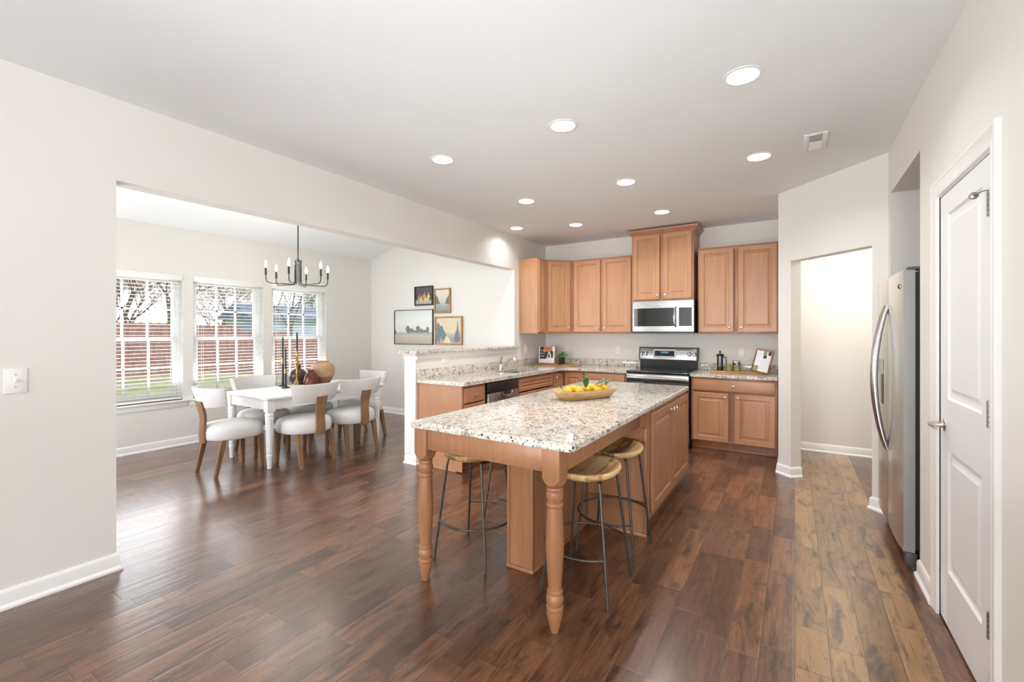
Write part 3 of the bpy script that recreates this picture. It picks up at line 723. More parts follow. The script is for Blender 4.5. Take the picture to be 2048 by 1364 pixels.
# dishwasher
dw = thing('dishwasher', 'stainless dishwasher with black control strip under the sink counter', 'dishwasher', (XP, 4.095, 0))
y0, y1 = 3.782, 4.412
MB().box(XL + .03, XP - .003, y0, y1, .02, ZB - .006).build('cabinet_body', M['black'], dw)
MB().box(XP - .002, XP + .024, y0 + .012, y1 - .012, ZB - .118, ZB - .012, .006).build('control_panel', M['black'], dw)
MB().box(XP - .002, XP + .028, y0 + .012, y1 - .012, .11, ZB - .122, .006).build('door', M['steel'], dw)
mb = MB(); ym = (y0 + y1) / 2 + .05
mb.tube([(XP + .03, ym - .10, ZB - .125), (XP + .045, ym - .085, ZB - .155), (XP + .05, ym - .04, ZB - .175), (XP + .05, ym + .04, ZB - .175), (XP + .045, ym + .085, ZB - .155), (XP + .03, ym + .10, ZB - .125)], .009, 10)
mb.build('handle', M['chrome'], dw)
MB().loops([[(XP + .0285, y, z) for y, z in ((ym - .09, ZB - .124), (ym + .09, ZB - .124), (ym + .065, ZB - .16), (ym - .065, ZB - .16))], [(XP + .030, y, z) for y, z in ((ym - .09, ZB - .124), (ym + .09, ZB - .124), (ym + .065, ZB - .16), (ym - .065, ZB - .16))]]).build('pocket', M['black'], dw)

# ---------------- range
rgx0, rgx1 = -1.815, -1.056; yf = 5.565
rn = thing('range', 'stainless and black electric range between the counters', 'stove', ((rgx0 + rgx1) / 2, yf, 0))
MB().box(rgx0, rgx1, yf + .03, YB - .012, .02, .876).build('oven_body', M['black'], rn)
mb = MB(); mb.poly(rrect(rgx0 - .001, rgx1 + .001, yf - .01, YB - .06, .02), .872, .899, bev=.008); mb.build('cooktop', M['blackgloss'], rn)
for x, y, r_ in ((-1.63, 5.72, .10), (-1.24, 5.72, .12), (-1.63, 6.0, .08), (-1.24, 6.0, .075)):
    mb = MB(); mb.lathe([(r_, .8992), (r_ + .004, .8996), (r_ + .004, .8992)], 40, T(x, y, 0), cap0=False, cap1=False)
    mb.build('burner_ring', M['darkgrey'], rn)
MB().box(rgx0 + .004, rgx1 - .004, yf, yf + .03, .785, .860, .004).build('front_panel', M['steel'], rn)
mb = MB(); mb.tube([(rgx0 + .03, yf - .045, .815), (rgx1 - .03, yf - .045, .815)], .0135, 14)
for x in (rgx0 + .05, rgx1 - .05): mb.tube([(x, yf + .002, .815), (x, yf - .045, .815)], .009, 10)
mb.build('handle', M['steel'], rn)
od = MB().box(rgx0 + .004, rgx1 - .004, yf + .002, yf + .032, .255, .780, .006).build('oven_door', M['blackgloss'], rn)
MB().box(rgx0 + .004, rgx1 - .004, yf - .001, yf + .02, .215, .30, .004).build('lower_trim', M['steel'], od)
MB().box(rgx0 + .004, rgx1 - .004, yf + .000, yf + .03, .055, .205, .006).build('storage_drawer', M['steel'], rn)
mb = MB()
sec = lambda z0, z1, ya, yb_, xin: [[(x, y, z) for y, z in ((ya, z0), (yb_, z1), (YB - .012, z1), (YB - .012, z0))] for x in (rgx0 + xin, rgx1 - xin)]
mb.loops(sec(.895, 1.015, 6.145, 6.135, .012)); mb.loops(sec(1.008, 1.180, 6.118, 6.150, .0)); bgd = mb.build('backguard', M['black'], rn)
tilt = math.atan2(.032, .172)
Mb = T(0, 6.118, 1.008) @ RX(-math.degrees(tilt))
MB().box(rgx0 + .014, rgx1 - .014, -.006, .004, .010, .166, .003, Mb).build('control_panel', M['steel'], rn)
MB().poly(rrect(-1.62, -1.325, -.058, .062, .02), 0, .006, Mx=Mb @ T(0, -.006, .086) @ RX(90)).build('bezel', M['chrome'], rn)
MB().box(-1.60, -1.415 + .07, -.0135, -.011, .055, .125, 0, Mb).build('display_glass', M['blackgloss'], rn)
MB().box(-1.52, -1.42, -.0145, -.0130, .092, .116, 0, Mb).build('display', M['display'], rn)
for x in (-1.775, -1.715, -1.155, -1.095):
    mb = MB(); mb.lathe([(.027, 0), (.026, .006), (.020, .010), (.019, .026), (.014, .030)], 18, Mb @ T(x, -.006, .085) @ RX(90)); mb.box(-.004, .004, -.036, -.006, -.019, .019, .002, Mb @ T(x, -.002, .085))
    mb.build('knob', M['chrome'], rn)

# ---------------- microwave
mx0, mx1, my, mz0, mz1 = -1.806, -1.048, YB - .425, 1.375, 1.788
mw = thing('microwave', 'stainless over-the-range microwave under the tall cabinet', 'microwave', ((mx0 + mx1) / 2, my, mz0))
MB().box(mx0 + .004, mx1 + .004, my + .03, YB - .01, mz0, mz1 - .003).build('microwave_case', M['black'], mw)
mb = MB(); n_ = 10
def bulge(x): 
    k = (x - (mx0 + mx1) / 2) / ((mx1 - mx0) / 2); return my - .012 * (1 - k * k)
xs = [mx0 + (mx1 - mx0) * k / 20 for k in range(21)]
def curved(z0, z1, x0, x1, off, th):
    q = [x0 + (x1 - x0) * k / 14 for k in range(15)]
    return [[(x, bulge(x) - off, z0), (x, bulge(x) - off, z1), (x, my + th, z1), (x, my + th, z0)] for x in q]
mb.loops(curved(mz0 + .018, mz1 - .004, mx0, mx1, 0, .03)); mb.build('door', M['steel'], mw)
MB().loops(curved(mz0 + .085, mz1 - .095, mx0 + .018, mx0 + .525, .002, 0)).build('window_glass', M['blackgloss'], mw)
MB().loops(curved(mz0 + .085, mz1 - .095, mx0 + .585, mx1 - .020, .002, 0)).build('keypad', M['black'], mw)
mb = MB()
for r_ in range(6):
    for c_ in range(3):
        x = mx0 + .622 + c_ * .034; mb.box(x, x + .018, bulge(x) - .004, bulge(x) - .002, mz0 + .10 + r_ * .027, mz0 + .110 + r_ * .027)
mb.build('keys', M['darkgrey'], mw)
mb = MB(); hx = mx0 + .548; mb.tube([(hx, my - .012, mz1 - .09), (hx - .004, my - .045, mz1 - .12), (hx - .008, my - .055, (mz0 + mz1) / 2), (hx - .004, my - .045, mz0 + .11), (hx, my - .012, mz0 + .08)], [.012, .013, .013, .013, .012], 12)
mb.build('handle', M['chrome'], mw)
MB().lathe([(.018, 0), (.018, .003), (.014, .005)], 20, T((mx0 + mx1) / 2 - .03, my - .012, mz1 - .045) @ RX(90)).build('badge', M['chrome'], mw)
MB().box(mx0 + .01, mx1 - .005, my + .01, YB - .03, mz0 - .004, mz0 + .018).build('vent_grille', M['black'], mw)

# ---------------- refrigerator
fr_ = thing('refrigerator', 'stainless side-by-side refrigerator in the niche', 'refrigerator', (.56, 3.82, 0))
FX = .522; FT = .062
ya0, ysp, yb1 = 3.388, 3.895, 4.300
MB().box(FX + FT + .018, 1.36, ya0 + .004, 4.254, .03, 1.735).build('case', M['darkgrey'], fr_)
MB().box(FX + FT, FX + FT + .018, ya0 + .012, 4.25, .13, 1.73).build('gasket', M['black'], fr_)
def fdoor(y0, y1, nm):
    mb = MB(); rg = []
    for k in range(9):
        y = y0 + (y1 - y0) * k / 8; g = (k / 8 - .5) * 2; x = FX + .010 * g * g
        rg.append([(x, y, .115), (x, y, 1.742), (FX + FT, y, 1.742), (FX + FT, y, .115)])
    mb.loops(rg, True, True, True, None, 0)
    for f in mb.bm.faces:
        nrm = f.normal
    d = mb.build(nm, [M['fridge'], M['fridgeside']], fr_, angle=30)
    for p in d.data.polygons:
        if abs(p.normal.y) > .9: p.material_index = 1
    return d
fd = fdoor(ya0, ysp - .004, 'door'); ff = fdoor(ysp + .004, yb1, 'door')
def fhandle(par, y, s_):
    mb = MB(); pts = []; rr = []
    for k in range(17):
        a = k / 16; z = .60 + (1.56 - .60) * a; b = math.sin(PI * a) ** .8
        pts.append((FX + .004 - .068 * b, y + s_ * .0 * b, z)); rr.append(.014 + .004 * b)
    mb.tube(pts, rr, 12); mb.build('handle', M['fridge'], par)
fhandle(fd, ysp - .028, -1); fhandle(ff, ysp + .028, 1)
dsp = MB().box(FX - .001, FX + .012, ysp + .12, ysp + .31, .88, 1.19, .004).build('dispenser', M['blackgloss'], ff)
MB().box(FX - .0025, FX + .0, ysp + .125, ysp + .305, 1.09, 1.185).build('dispenser_panel', M['steel'], dsp)
mb = MB(); mb.lathe([(.020, 0), (.020, .003), (.016, .004)], 24, T(FX + .006, ya0 + .085, 1.655) @ RY(-90))
mb.tube([(FX + .001, ya0 + .085 + .012 * math.cos(2 * PI * k / 16), 1.655 + .012 * math.sin(2 * PI * k / 16)) for k in range(16)], .0022, 6, closed=True, mi=1)
mb.build('badge', [M['chrome'], M['darkgrey']], fd)
MB().box(FX + .03, FX + .14, ya0 + .01, ya0 + .075, 1.742, 1.762, .006).build('hinge_cover', M['darkgrey'], fr_)
mb = MB(); mb.box(FX + .045, FX + .08, ya0 + .03, 4.25, .025, .105, .006); mb.build('toe_grille', M['darkgrey'], fr_)
mb = MB(); mb.lathe([(.02, 0), (.022, .01), (.02, .03)], 16, T(FX + .06, ya0 + .03, 0)); mb.box(FX + .02, FX + .075, ya0 + .004, ya0 + .055, .03, .112, .01); mb.build('front_foot', M['darkgrey'], fr_)

# ------------------------------------------------------------------ kitchen island
il = thing('kitchen_island', 'long maple kitchen island with turned legs and cupboard', 'island', (-1.3, 3.0, 0))
IT, IB = .8905, .8545
IX0, IX1, IY0, IY1 = -1.80, -.812, 1.768, 4.30
cxs = -.832           # cupboard face
mb = MB(); cy0 = 3.02
Mx = T(cxs, cy0, 0) @ RZ(90)
mb.box(-1.775, cxs - .019, cy0 + .001, 4.264, .116, IB - .001, 0); mb.box(-1.70, cxs - .07, cy0, 4.25, 0, .115)
for (a, b, c, e) in ((0, .035, .115, IB - .001), (1.205, 1.245, .115, IB - .001), (.035, 1.205, IB - .03, IB - .001), (.035, 1.205, .115, .15), (.60, .64, .15, IB - .03)): mb.box(a, b, 0, .019, c, e, 0, Mx)
mb.build('cupboard_body', M['island'], il)
for x0, x1, k in ((.045, .612, .525), (.628, 1.236, .035)): door(il, Mx @ T(x0, 0, .158), x1 - x0, .672, k, .625, 'island')
mb = MB(); mb.box(-1.262 + .0, cxs - .012, cy0 - .012, cy0 - .001, 0, IB - .12); mb.box(-1.262, cxs - .006, cy0 - .024, cy0 - .012, 0, .022, .004)
mb.box(cxs - .03, cxs - .008, cy0 - .018, cy0 - .006, 0, IB - .12, .002)
mb.build('end_panel', M['island'], il)
mb = MB(); mb.box(-1.425, -1.268, 2.205, cy0 - .002, 0, IB - .12); 
for (x, y) in ((-1.425, 2.205), (-1.268, 2.205)): mb.box(x - .008, x + .008, y - .008, y + .008, 0, IB - .12, .002)
mb.box(-1.437, -1.256, 2.193, cy0 - .002, 0, .022, .005)
mb.build('pedestal', M['island'], il)
LEGP = [(.019, 0), (.0255, .03), (.033, .06), (.0385, .085), (.0375, .097), (.034, .100), (.0395, .106), (.0405, .113), (.0385, .121), (.033, .125), (.0375, .133), (.041, .15), (.039, .168), (.034, .177), (.033, .179), (.0365, .183), (.0375, .189), (.036, .195), (.031, .199), (.0325, .23), (.0375, .30), (.042, .38), (.0425, .42), (.0405, .48), (.036, .56), (.0345, .577), (.0385, .581), (.0405, .589), (.0385, .597), (.034, .601), (.038, .612), (.0415, .632), (.039, .647), (.035, .652), (.035, .654), (.0385, .657), (.0395, .663), (.0375, .669), (.032, .672)]
lc = [(-1.745, 1.840), (-.936, 1.840)]
for (x, y) in lc:
    mb = MB(); mb.lathe(LEGP, 28, T(x, y, 0))
    hw = .0445
    ch = [[(sx * (hw - c), sy * (hw - e), z) for sx, sy, c, e in ()] for z in ()]
    o8 = lambda k, z: [(x + a, y + b, z) for a, b in ((hw - k, hw), (hw, hw - k), (hw, -hw + k), (hw - k, -hw), (-hw + k, -hw), (-hw, -hw + k), (-hw, hw - k), (-hw + k, hw))]
    mb.loops([[(x + a * .75, y + b * .75, .672) for a, b in ((hw - .03, hw), (hw, hw - .03), (hw, -hw + .03), (hw - .03, -hw), (-hw + .03, -hw), (-hw, -hw + .03), (-hw, hw - .03), (-hw + .03, hw))], o8(.026, .684), o8(.003, .712), o8(.003, IB - .0005)])
    mb.build('leg', M['island'], il, angle=28)
mb = MB(); zA0, zA1 = .738, IB - .0005
mb.box(lc[0][0] + .0445, lc[1][0] - .0445, 1.808, 1.828, zA0, zA1, .002)
for x in (-1.775, -.912): mb.box(x, x + .02, 1.840 + .0445, cy0 - .001, zA0, zA1, .002)
mb.build('apron', M['island'], il)
mb = MB(); mb.poly(rrect(IX0, IX1, IY0, IY1, .03, 6), IB, IT, bev=.008)
solo(mb, 'island_countertop', M['granite'], ((IX0 + IX1) / 2, (IY0 + IY1) / 2, IB), 'large speckled granite top on the island', 'countertop')

# stools
def stool(loc, rz, label):
    t = thing('bar_stool', label, 'stool', loc, rz, 'bar stools at the island')
    mb = MB(); n = 40; rings = []
    def outl(k, sx): 
        a = 2 * PI * k / n; ca, sa = math.cos(a), math.sin(a)
        return (abs(ca) ** .85 * (1 if ca > 0 else -1) * .175 * sx, abs(sa) ** .9 * (1 if sa > 0 else -1) * .215 * sx)
    def sad(x, y): return .016 * (y / .228) ** 2 - .004 + .006 * (x / .175) ** 2
    for sx, z, sd in ((.55, .612, 0), (.86, .616, 0), (.97, .626, .3), (1.0, .637, .7), (.985, .646, 1), (.94, .651, 1)):
        rings.append([(outl(k, sx)[0], outl(k, sx)[1], z + sd * sad(*outl(k, sx))) for k in range(n)])
    for sx in (.8, .6, .4, .2, .05): rings.append([(outl(k, sx)[0], outl(k, sx)[1], .651 + sad(*outl(k, sx)) - .020 * (1 - (sx / .94) ** 2)) for k in range(n)])
    mb.loops(rings); mb.build('seat', M['seatwood'], t, world=False, angle=40)
    for sx, sy in ((1, 1), (1, -1), (-1, 1), (-1, -1)):
        mb = MB(); mb.tube([(sx * .075, sy * .080, .614), (sx * .105, sy * .110, .612), (sx * .120, sy * .124, .602), (sx * .126, sy * .130, .570), (sx * .187, sy * .180, .0)], [.0075] * 5, 10)
        mb.build('leg', M['blackmetal'], t, world=False)
    q = (.588 - .235) / .588; lx = .126 + .061 * q; ly = .130 + .05 * q; rr = math.hypot(lx, ly)
    a0 = math.degrees(math.atan2(ly, lx))
    mb = MB(); mb.tube([(rr * math.cos(R(a0 + (360 - 2 * a0) * k / 36)), rr * math.sin(R(a0 + (360 - 2 * a0) * k / 36)), .235) for k in range(37)], .0065, 8); mb.build('footrest_ring', M['blackmetal'], t, world=False)
    return t
stool((-.965, 2.290, 0), 0, 'wooden-seat bar stool on the right of the island, nearest the camera')
stool((-.980, 2.765, 0), 0, 'wooden-seat bar stool beside the island cupboard')
stool((-1.690, 2.235, 0), 183, 'bar stool with iron ring on the left of the island, beside the front leg')
stool((-1.700, 2.760, 0), 178, 'bar stool half hidden behind the island pedestal')

# bowl with lemons
bx, by, brz = -1.325, 3.105, 64
bw = thing('dough_bowl', 'long carved wooden bowl of lemons on the island', 'bowl', (bx, by, IT), brz)
mb = MB(); 
def bo(L, W, z, n=40):
    out = []
    for k in range(n):
        a = 2 * PI * k / n; ca, sa = math.cos(a), math.sin(a); p = .55
        out.append((L * abs(ca) ** p * (1 if ca > 0 else -1), W * abs(sa) ** p * (1 if sa > 0 else -1), z))
    return out
rings = [bo(.208, .078, .0), bo(.214, .085, .004), bo(.246, .106, .035), bo(.268, .122, .064), bo(.266, .121, .069), bo(.258, .112, .069), bo(.215, .09, .045), bo(.185, .07, .022), bo(.09, .035, .018)]
mb.loops(rings); mb.build('bowl_shell', M['bowlwood'], bw, world=False, angle=50)
Mb_ = T(bx, by, IT) @ RZ(brz)
LEM = [(-.165, .0, .066, 70, 'lemon at the left end of the wooden bowl'), (-.085, -.035, .064, 20, 'lemon lying in front on the left of the bowl'), (-.075, .045, .064, 110, 'lemon at the back of the bowl behind the front-left one'),
       (.005, -.01, .070, 60, 'lemon in the centre of the wooden bowl'), (.085, .035, .066, 150, 'lemon at the back right of the centre of the bowl'), (.085, -.042, .062, 35, 'lemon in front on the right of the bowl'), (.165, .0, .066, 100, 'lemon at the right end of the wooden bowl')]
for (x, y, z, a, lb) in LEM:
    mb = MB(); Ml = Mb_ @ T(x, y, z) @ RZ(a)
    mb.lathe([(.003, -.048), (.006, -.045), (.010, -.041), (.021, -.034), (.031, -.018), (.034, 0), (.031, .018), (.021, .034), (.010, .040), (.007, .046), (.004, .050)], 20, Ml @ RY(90))
    p = (Ml @ Vector((0, 0, 0)))
    solo(mb, 'lemon', M['lemon'], p[:], lb, 'lemon', 'lemons in the wooden bowl')
LEAVES = [(-.205, .02, .075, 160, 30, 'dark leaf at the left tip of the bowl'), (-.038, -.055, .085, 250, 70, 'narrow dark leaf standing up between the front lemons'), (.030, .035, .098, 100, 62, 'broad leaf standing upright in the middle of the bowl'),
          (.048, .065, .098, 40, 40, 'pale green leaf behind the upright one'), (.060, -.05, .095, -20, 12, 'leaf lying flat at the front of the bowl'), (.125, -.02, .100, 10, 14, 'leaf lying over the right-hand lemons'), (.215, .01, .078, 0, 35, 'dark leaf curling out of the right end of the bowl')]
for (x, y, z, a, up, lb) in LEAVES:
    mb = MB(); Ml = Mb_ @ T(x, y, z) @ RZ(a) @ RY(-up)
    rg = []
    for k in range(9):
        s_ = k / 8; wd = .021 * math.sin(PI * min(1, s_ * .93 + .05)) ** .8 + .0006; xx = .078 * s_; zz = .012 * math.sin(PI * s_)
        rg.append([(xx, -wd, zz + .004), (xx, 0, zz), (xx, wd, zz + .004), (xx, wd, zz + .0046), (xx, 0, zz + .0010), (xx, -wd, zz + .0046)])
    mb.loops(rg, Mx=Ml); p = Ml @ Vector((0, 0, 0))
    solo(mb, 'lemon_leaf', M['leaf'], p[:], lb, 'leaf', 'leaves among the lemons')

# ------------------------------------------------------------------ things on the counters
def plank(x0, x1, y0, y1, z0, z1, seed, wav=.010):
    rnd = random.Random(seed); n = 14; a = []; b = []
    for k in range(n + 1):
        x = x0 + (x1 - x0) * k / n; a.append((x, y0 + rnd.uniform(-wav, wav))); b.append((x, y1 + rnd.uniform(-wav, wav)))
    return a + list(reversed(b))
mb = MB(); mb.poly(plank(-.885, -.272, 5.90, 6.085, ZT, 0, 3), ZT + .0006, ZT + .020, bev=.004)
solo(mb, 'serving_board', M['board'], (-.58, 5.99, ZT), 'live-edge wooden board under the coffee things right of the range', 'board')
zb = ZT + .0205
fp = thing('french_press', 'black and glass french press on the wooden board', 'coffee press', (-.778, 6.02, zb))
Mp = T(-.778, 6.02, zb)
MB().lathe([(.036, 0), (.037, .004), (.037, .045), (.0355, .047), (.0355, .044), (.0345, .010), (.002, .010)], 24, Mp).build('base', M['black'], fp)
MB().lathe([(.0335, .011), (.0335, .175), (.0325, .175), (.0325, .012), (.004, .012)], 24, Mp, cap0=False).build('glass_beaker', M['jarglass'], fp)
mb = MB()
for a in (40, 130, 220, 310): mb.box(.0345, .0365, -.006, .006, .03, .178, 0, Mp @ RZ(a))
mb.build('band', M['black'], fp)
MB().lathe([(.040, .172), (.045, .176), (.045, .190), (.030, .201), (.008, .205), (.004, .207), (.004, .216), (.011, .220), (.013, .228), (.009, .237), (.002, .239)], 24, Mp).build('lid', M['black'], fp)
MB().tube([(.036, 0, .165), (.066, 0, .160), (.072, 0, .10), (.066, 0, .045), (.036, 0, .038)], .006, 10, Mx=Mp @ RZ(20)).build('handle', M['black'], fp)
MB().lathe([(.031, .05), (.031, .054), (.003, .056), (.002, .21)], 20, Mp).build('plunger', M['chrome'], fp)
def mug(x, y, rz, lb):
    t = thing('mug', lb, 'mug', (x, y, zb), rz, 'olive mugs on the board'); Mm = T(x, y, zb) @ RZ(rz)
    MB().lathe([(.030, 0), (.034, .004), (.037, .03), (.038, .068), (.0365, .070), (.0345, .067), (.033, .03), (.029, .008), (.003, .007)], 24, Mm).build('cup', M['mug'], t)
    MB().tube([(-.034, 0, .058), (-.052, 0, .056), (-.060, 0, .038), (-.054, 0, .018), (-.034, 0, .014)], .0055, 8, Mx=Mm).build('handle', M['mug'], t)
mug(-.672, 5.99, -8, 'olive green mug beside the french press'); mug(-.584, 5.965, -4, 'olive green mug nearer the framed recipe')
jr = thing('glass_jar', 'clear glass jar behind the two olive mugs', 'jar', (-.600, 6.062, zb)); Mj = T(-.600, 6.062, zb)
MB().lathe([(.036, 0), (.040, .004), (.041, .085), (.044, .11), (.044, .118), (.042, .118), (.039, .085), (.037, .008), (.003, .006)], 24, Mj).build('jar_body', M['jarglass'], jr)
MB().lathe([(.0445, .095), (.0455, .098), (.0455, .112), (.0445, .115)], 24, Mj, cap0=False, cap1=False).build('rim_band', M['chrome'], jr)
# recipe frame
rf = thing('recipe_frame', 'wooden frame holding a printed recipe page, leaning at the right wall end', 'picture frame', (-.345, 5.90, ZT + .021), -14)
Mr = T(-.348, 5.885, ZT + .0255) @ RZ(-20) @ RY(9) @ RX(-13)
mb = MB(); W2, H2 = .098, .272
for (a, b, c, d) in ((-W2, -W2 + .014, 0, H2), (W2 - .014, W2, 0, H2), (-W2 + .014, W2 - .014, 0, .014), (-W2 + .014, W2 - .014, H2 - .014, H2)): mb.box(a, b, 0, .018, c, d, .002, Mr)
mb.build('frame', M['framewood'], rf)
mb = MB(); mb.box(-W2 + .012, W2 - .012, .008, .012, .012, H2 - .012, 0, Mr)
q = lambda x0, x1, z0, z1, mi, d=.0070: mb.quad((x0, d, z0), (x1, d, z0), (x1, d, z1), (x0, d, z1), Mr, mi)
q(-.010, .084, .165, .258, 1); q(-.006, .030, .205, .256, 2, .0066); q(.045, .080, .212, .256, 3, .0066); q(.0, .035, .170, .205, 3, .0066); q(-.082, -.028, .016, .075, 2)
for k in range(9): q(-.018, .078, .150 - k * .0135, .1525 - k * .0135, 4, .0068)
for k in range(7): q(-.080, -.030, .245 - k * .020, .2475 - k * .020, 4, .0068)
mb.build('recipe_page', [M['paper'], plain('page_photo_white', (.75, .74, .74), .6), plain('page_photo_green', srgb(130, 150, 96), .6, vary=.4, scale=60), plain('page_photo_dark', srgb(52, 52, 56), .6, vary=.4, scale=60), plain('page_ink', (.45, .45, .47), .6)], rf, smooth=False)

# left corner: boards, cookbook, herb pot
mb = MB(); mb.poly(plank(-.335, .335, -.085, .085, 0, 0, 5), 0, .0175, Mx=T(-2.950, 5.890, ZT + .0006) @ RZ(6), bev=.004)
solo(mb, 'serving_board', M['board'], (-2.950, 5.890, ZT), 'long wooden board under the herb pot in the corner', 'board', rz=6)
mb = MB(); mb.poly(plank(-.165, .165, -.06, .06, 0, 0, 8, .006), 0, .014, Mx=T(-3.10, 5.875, ZT + .0185) @ RZ(6), bev=.003)
solo(mb, 'cutting_board', M['board'], (-3.10, 5.875, ZT + .0185), 'small wooden board under the cookbook', 'board', rz=6)
ck = thing('cookbook', 'cookbook with white script title standing on the small board', 'book', (-3.125, 5.88, ZT + .033), 6)
Mc = T(-3.128, 5.868, ZT + .0335) @ RZ(8) @ RX(-9)
mb = MB(); w2, h2 = .124, .248
mb.box(-w2, w2, 0, .020, 0, h2, .001, Mc); mb.build('book_block', M['paper'], ck)
mb = MB()
q = lambda x0, x1, z0, z1, mi, d: mb.quad((x0, d, z0), (x1, d, z0), (x1, d, z1), (x0, d, z1), Mc, mi)
q(-w2, w2, 0, h2, 0, -.0006); q(-w2 + .016, .02, .06, h2 - .004, 1, -.0012); q(-.05, .085, .165, h2 - .004, 2, -.0018); q(.015, .100, .075, .175, 1, -.0020); q(-.01, w2 - .012, .0, .07, 0, -.0022)
mb.ngon([tuple(p) for p in ((.0, -.0026, .06), (.075, -.0026, .06), (.07, -.0026, .13), (.035, -.0026, .19), (.01, -.0026, .12))], Mc, 3)
mb.ngon([tuple(p) for p in ((.016, -.0030, .085), (.055, -.0030, .085), (.036, -.0030, .15))], Mc, 1)
mb.quad((.098, -.0026, .10), (.114, -.0026, .10), (.116, -.0026, .16), (.108, -.0026, .17), Mc, 4)
for k, zz in enumerate((.185, .140, .098)):
    pts = [(-w2 + .026 + .011 * j, -.004, zz + .014 * math.sin(j * 2.1 + k) + .006 * math.cos(j * 3.3 + k * 2)) for j in range(9 - k)]
    mb.tube(pts, .0028, 5, Mx=Mc, mi=0)
q(.0, .10, .024, .028, 5, -.0028)
mb.build('cover', [M['paper'], plain('cover_dark', srgb(40, 34, 34), .5), plain('cover_orange', srgb(198, 116, 62), .5, vary=.4, scale=40), plain('cover_pale', srgb(226, 214, 210), .5), plain('cover_yellow', srgb(238, 214, 140), .5), plain('cover_grey', srgb(130, 136, 142), .5)], ck, smooth=False)
hp = thing('potted_herb', 'small green herb in a black pot on the corner board', 'plant', (-2.885, 5.90, ZT + .0185)); Mh = T(-2.885, 5.90, ZT + .0188)
MB().lathe([(.034, 0), (.036, .003), (.045, .085), (.049, .087), (.049, .100), (.045, .100), (.044, .09), (.004, .088)], 22, Mh).build('pot', M['pot'], hp)
MB().lathe([(.043, .086), (.043, .090), (.002, .093)], 18, Mh).build('soil', M['soil'], hp)
mb = MB(); rnd = random.Random(4)
for k in range(46):
    a = rnd.uniform(0, 360); el = rnd.uniform(5, 85); d = rnd.uniform(.03, .085); base = Vector((0, 0, .105))
    Ml = Mh @ T(*base) @ RZ(a) @ RY(-el) @ T(d * .8, 0, 0) @ RX(rnd.uniform(-40, 40)) @ RY(rnd.uniform(-10, 55))
    ln = rnd.uniform(.030, .050)
    rg = []
    for j in range(6):
        s_ = j / 5; wd = .0125 * math.sin(PI * min(1, s_ * .9 + .06)) + .0004
        rg.append([(ln * s_, -wd, .004), (ln * s_, 0, 0), (ln * s_, wd, .004), (ln * s_, 0, .0006)])
    mb.loops(rg, Mx=Ml)
mb.build('foliage', M['herb'], hp)
mb = MB()
for k in range(9):
    a = R(k * 40); mb.tube([(.01 * math.cos(a), .01 * math.sin(a), .09), (.03 * math.cos(a), .03 * math.sin(a), .15)], .0015, 5, Mx=Mh)
mb.build('stems', M['herb'], hp)

# ------------------------------------------------------------------ electrical plates
def plate(Mx, w, h, label, kind, group=None):
    c = Mx @ Vector((0, 0, 0))
    t = thing('light_switch' if kind == 'switch' else 'wall_outlet', label, 'switch' if kind == 'switch' else 'outlet', c[:], 0, group)
    MB().box(-w / 2, w / 2, -.006, 0, -h / 2, h / 2, .003, Mx).build('cover_plate', M['plastic'], t)
    if kind == 'switch':
        mb = MB(); mb.box(-.006, .006, -.008, -.005, -.013, .013, .001, Mx); mb.box(-.0045, .0045, -.019, -.006, -.002, .009, .002, Mx @ RX(18)); mb.build('toggle', M['plastic'], t)
        mb = MB(); [mb.lathe([(.003, 0), (.0025, .0015)], 10, Mx @ T(0, -.006, z) @ RX(90)) for z in (-.031, .031)]; mb.build('screw', M['whiteslot'], t)
    else:
        n = 2 if kind == 'double' else 1
        for g in range(n):
            ox = (g - (n - 1) / 2) * .046
            rot = RY(90) if kind == 'side' else I4
            for z in (-.020, .020):
                mb = MB(); mb.poly(rrect(-.0165, .0165, -.014, .014, .006), 0, .0085, Mx=Mx @ rot @ T(ox, 0, z) @ RX(90)); s_ = mb.build('socket', M['plastic'], t)
                mb = MB(); [mb.box(x - .0012, x + .0012, -.0092, -.0084, -.004, .006, 0, Mx @ rot @ T(ox, 0, z)) for x in (-.006, .006)]; mb.lathe([(.0028, 0), (.0028, .0008)], 10, Mx @ rot @ T(ox, -.0084, z - .0085) @ RX(90)); mb.build('slots', M['whiteslot'], s_)
    return t
og = 'outlets above the counters'
plate(T(XL, .548, 1.137) @ RZ(90), .083, .128, 'white single light switch on the near left wall', 'switch')
plate(T(XL, 3.832, 1.070) @ RZ(90), .118, .072, 'white sideways outlet on the low wall under the granite ledge', 'side', og)
plate(T(XL, 5.645, 1.145) @ RZ(90), .116, .118, 'white double outlet on the side wall near the corner cabinet', 'double', og)
plate(T(-2.965, YB, 1.112), .076, .118, 'white outlet behind the herb pot', 'single', og)
plate(T(-2.155, YB, 1.132), .074, .118, 'white outlet on the back wall left of the range', 'single', og)
plate(T(-.563, YB, 1.132), .074, .118, 'white outlet above the coffee mugs', 'single', og)

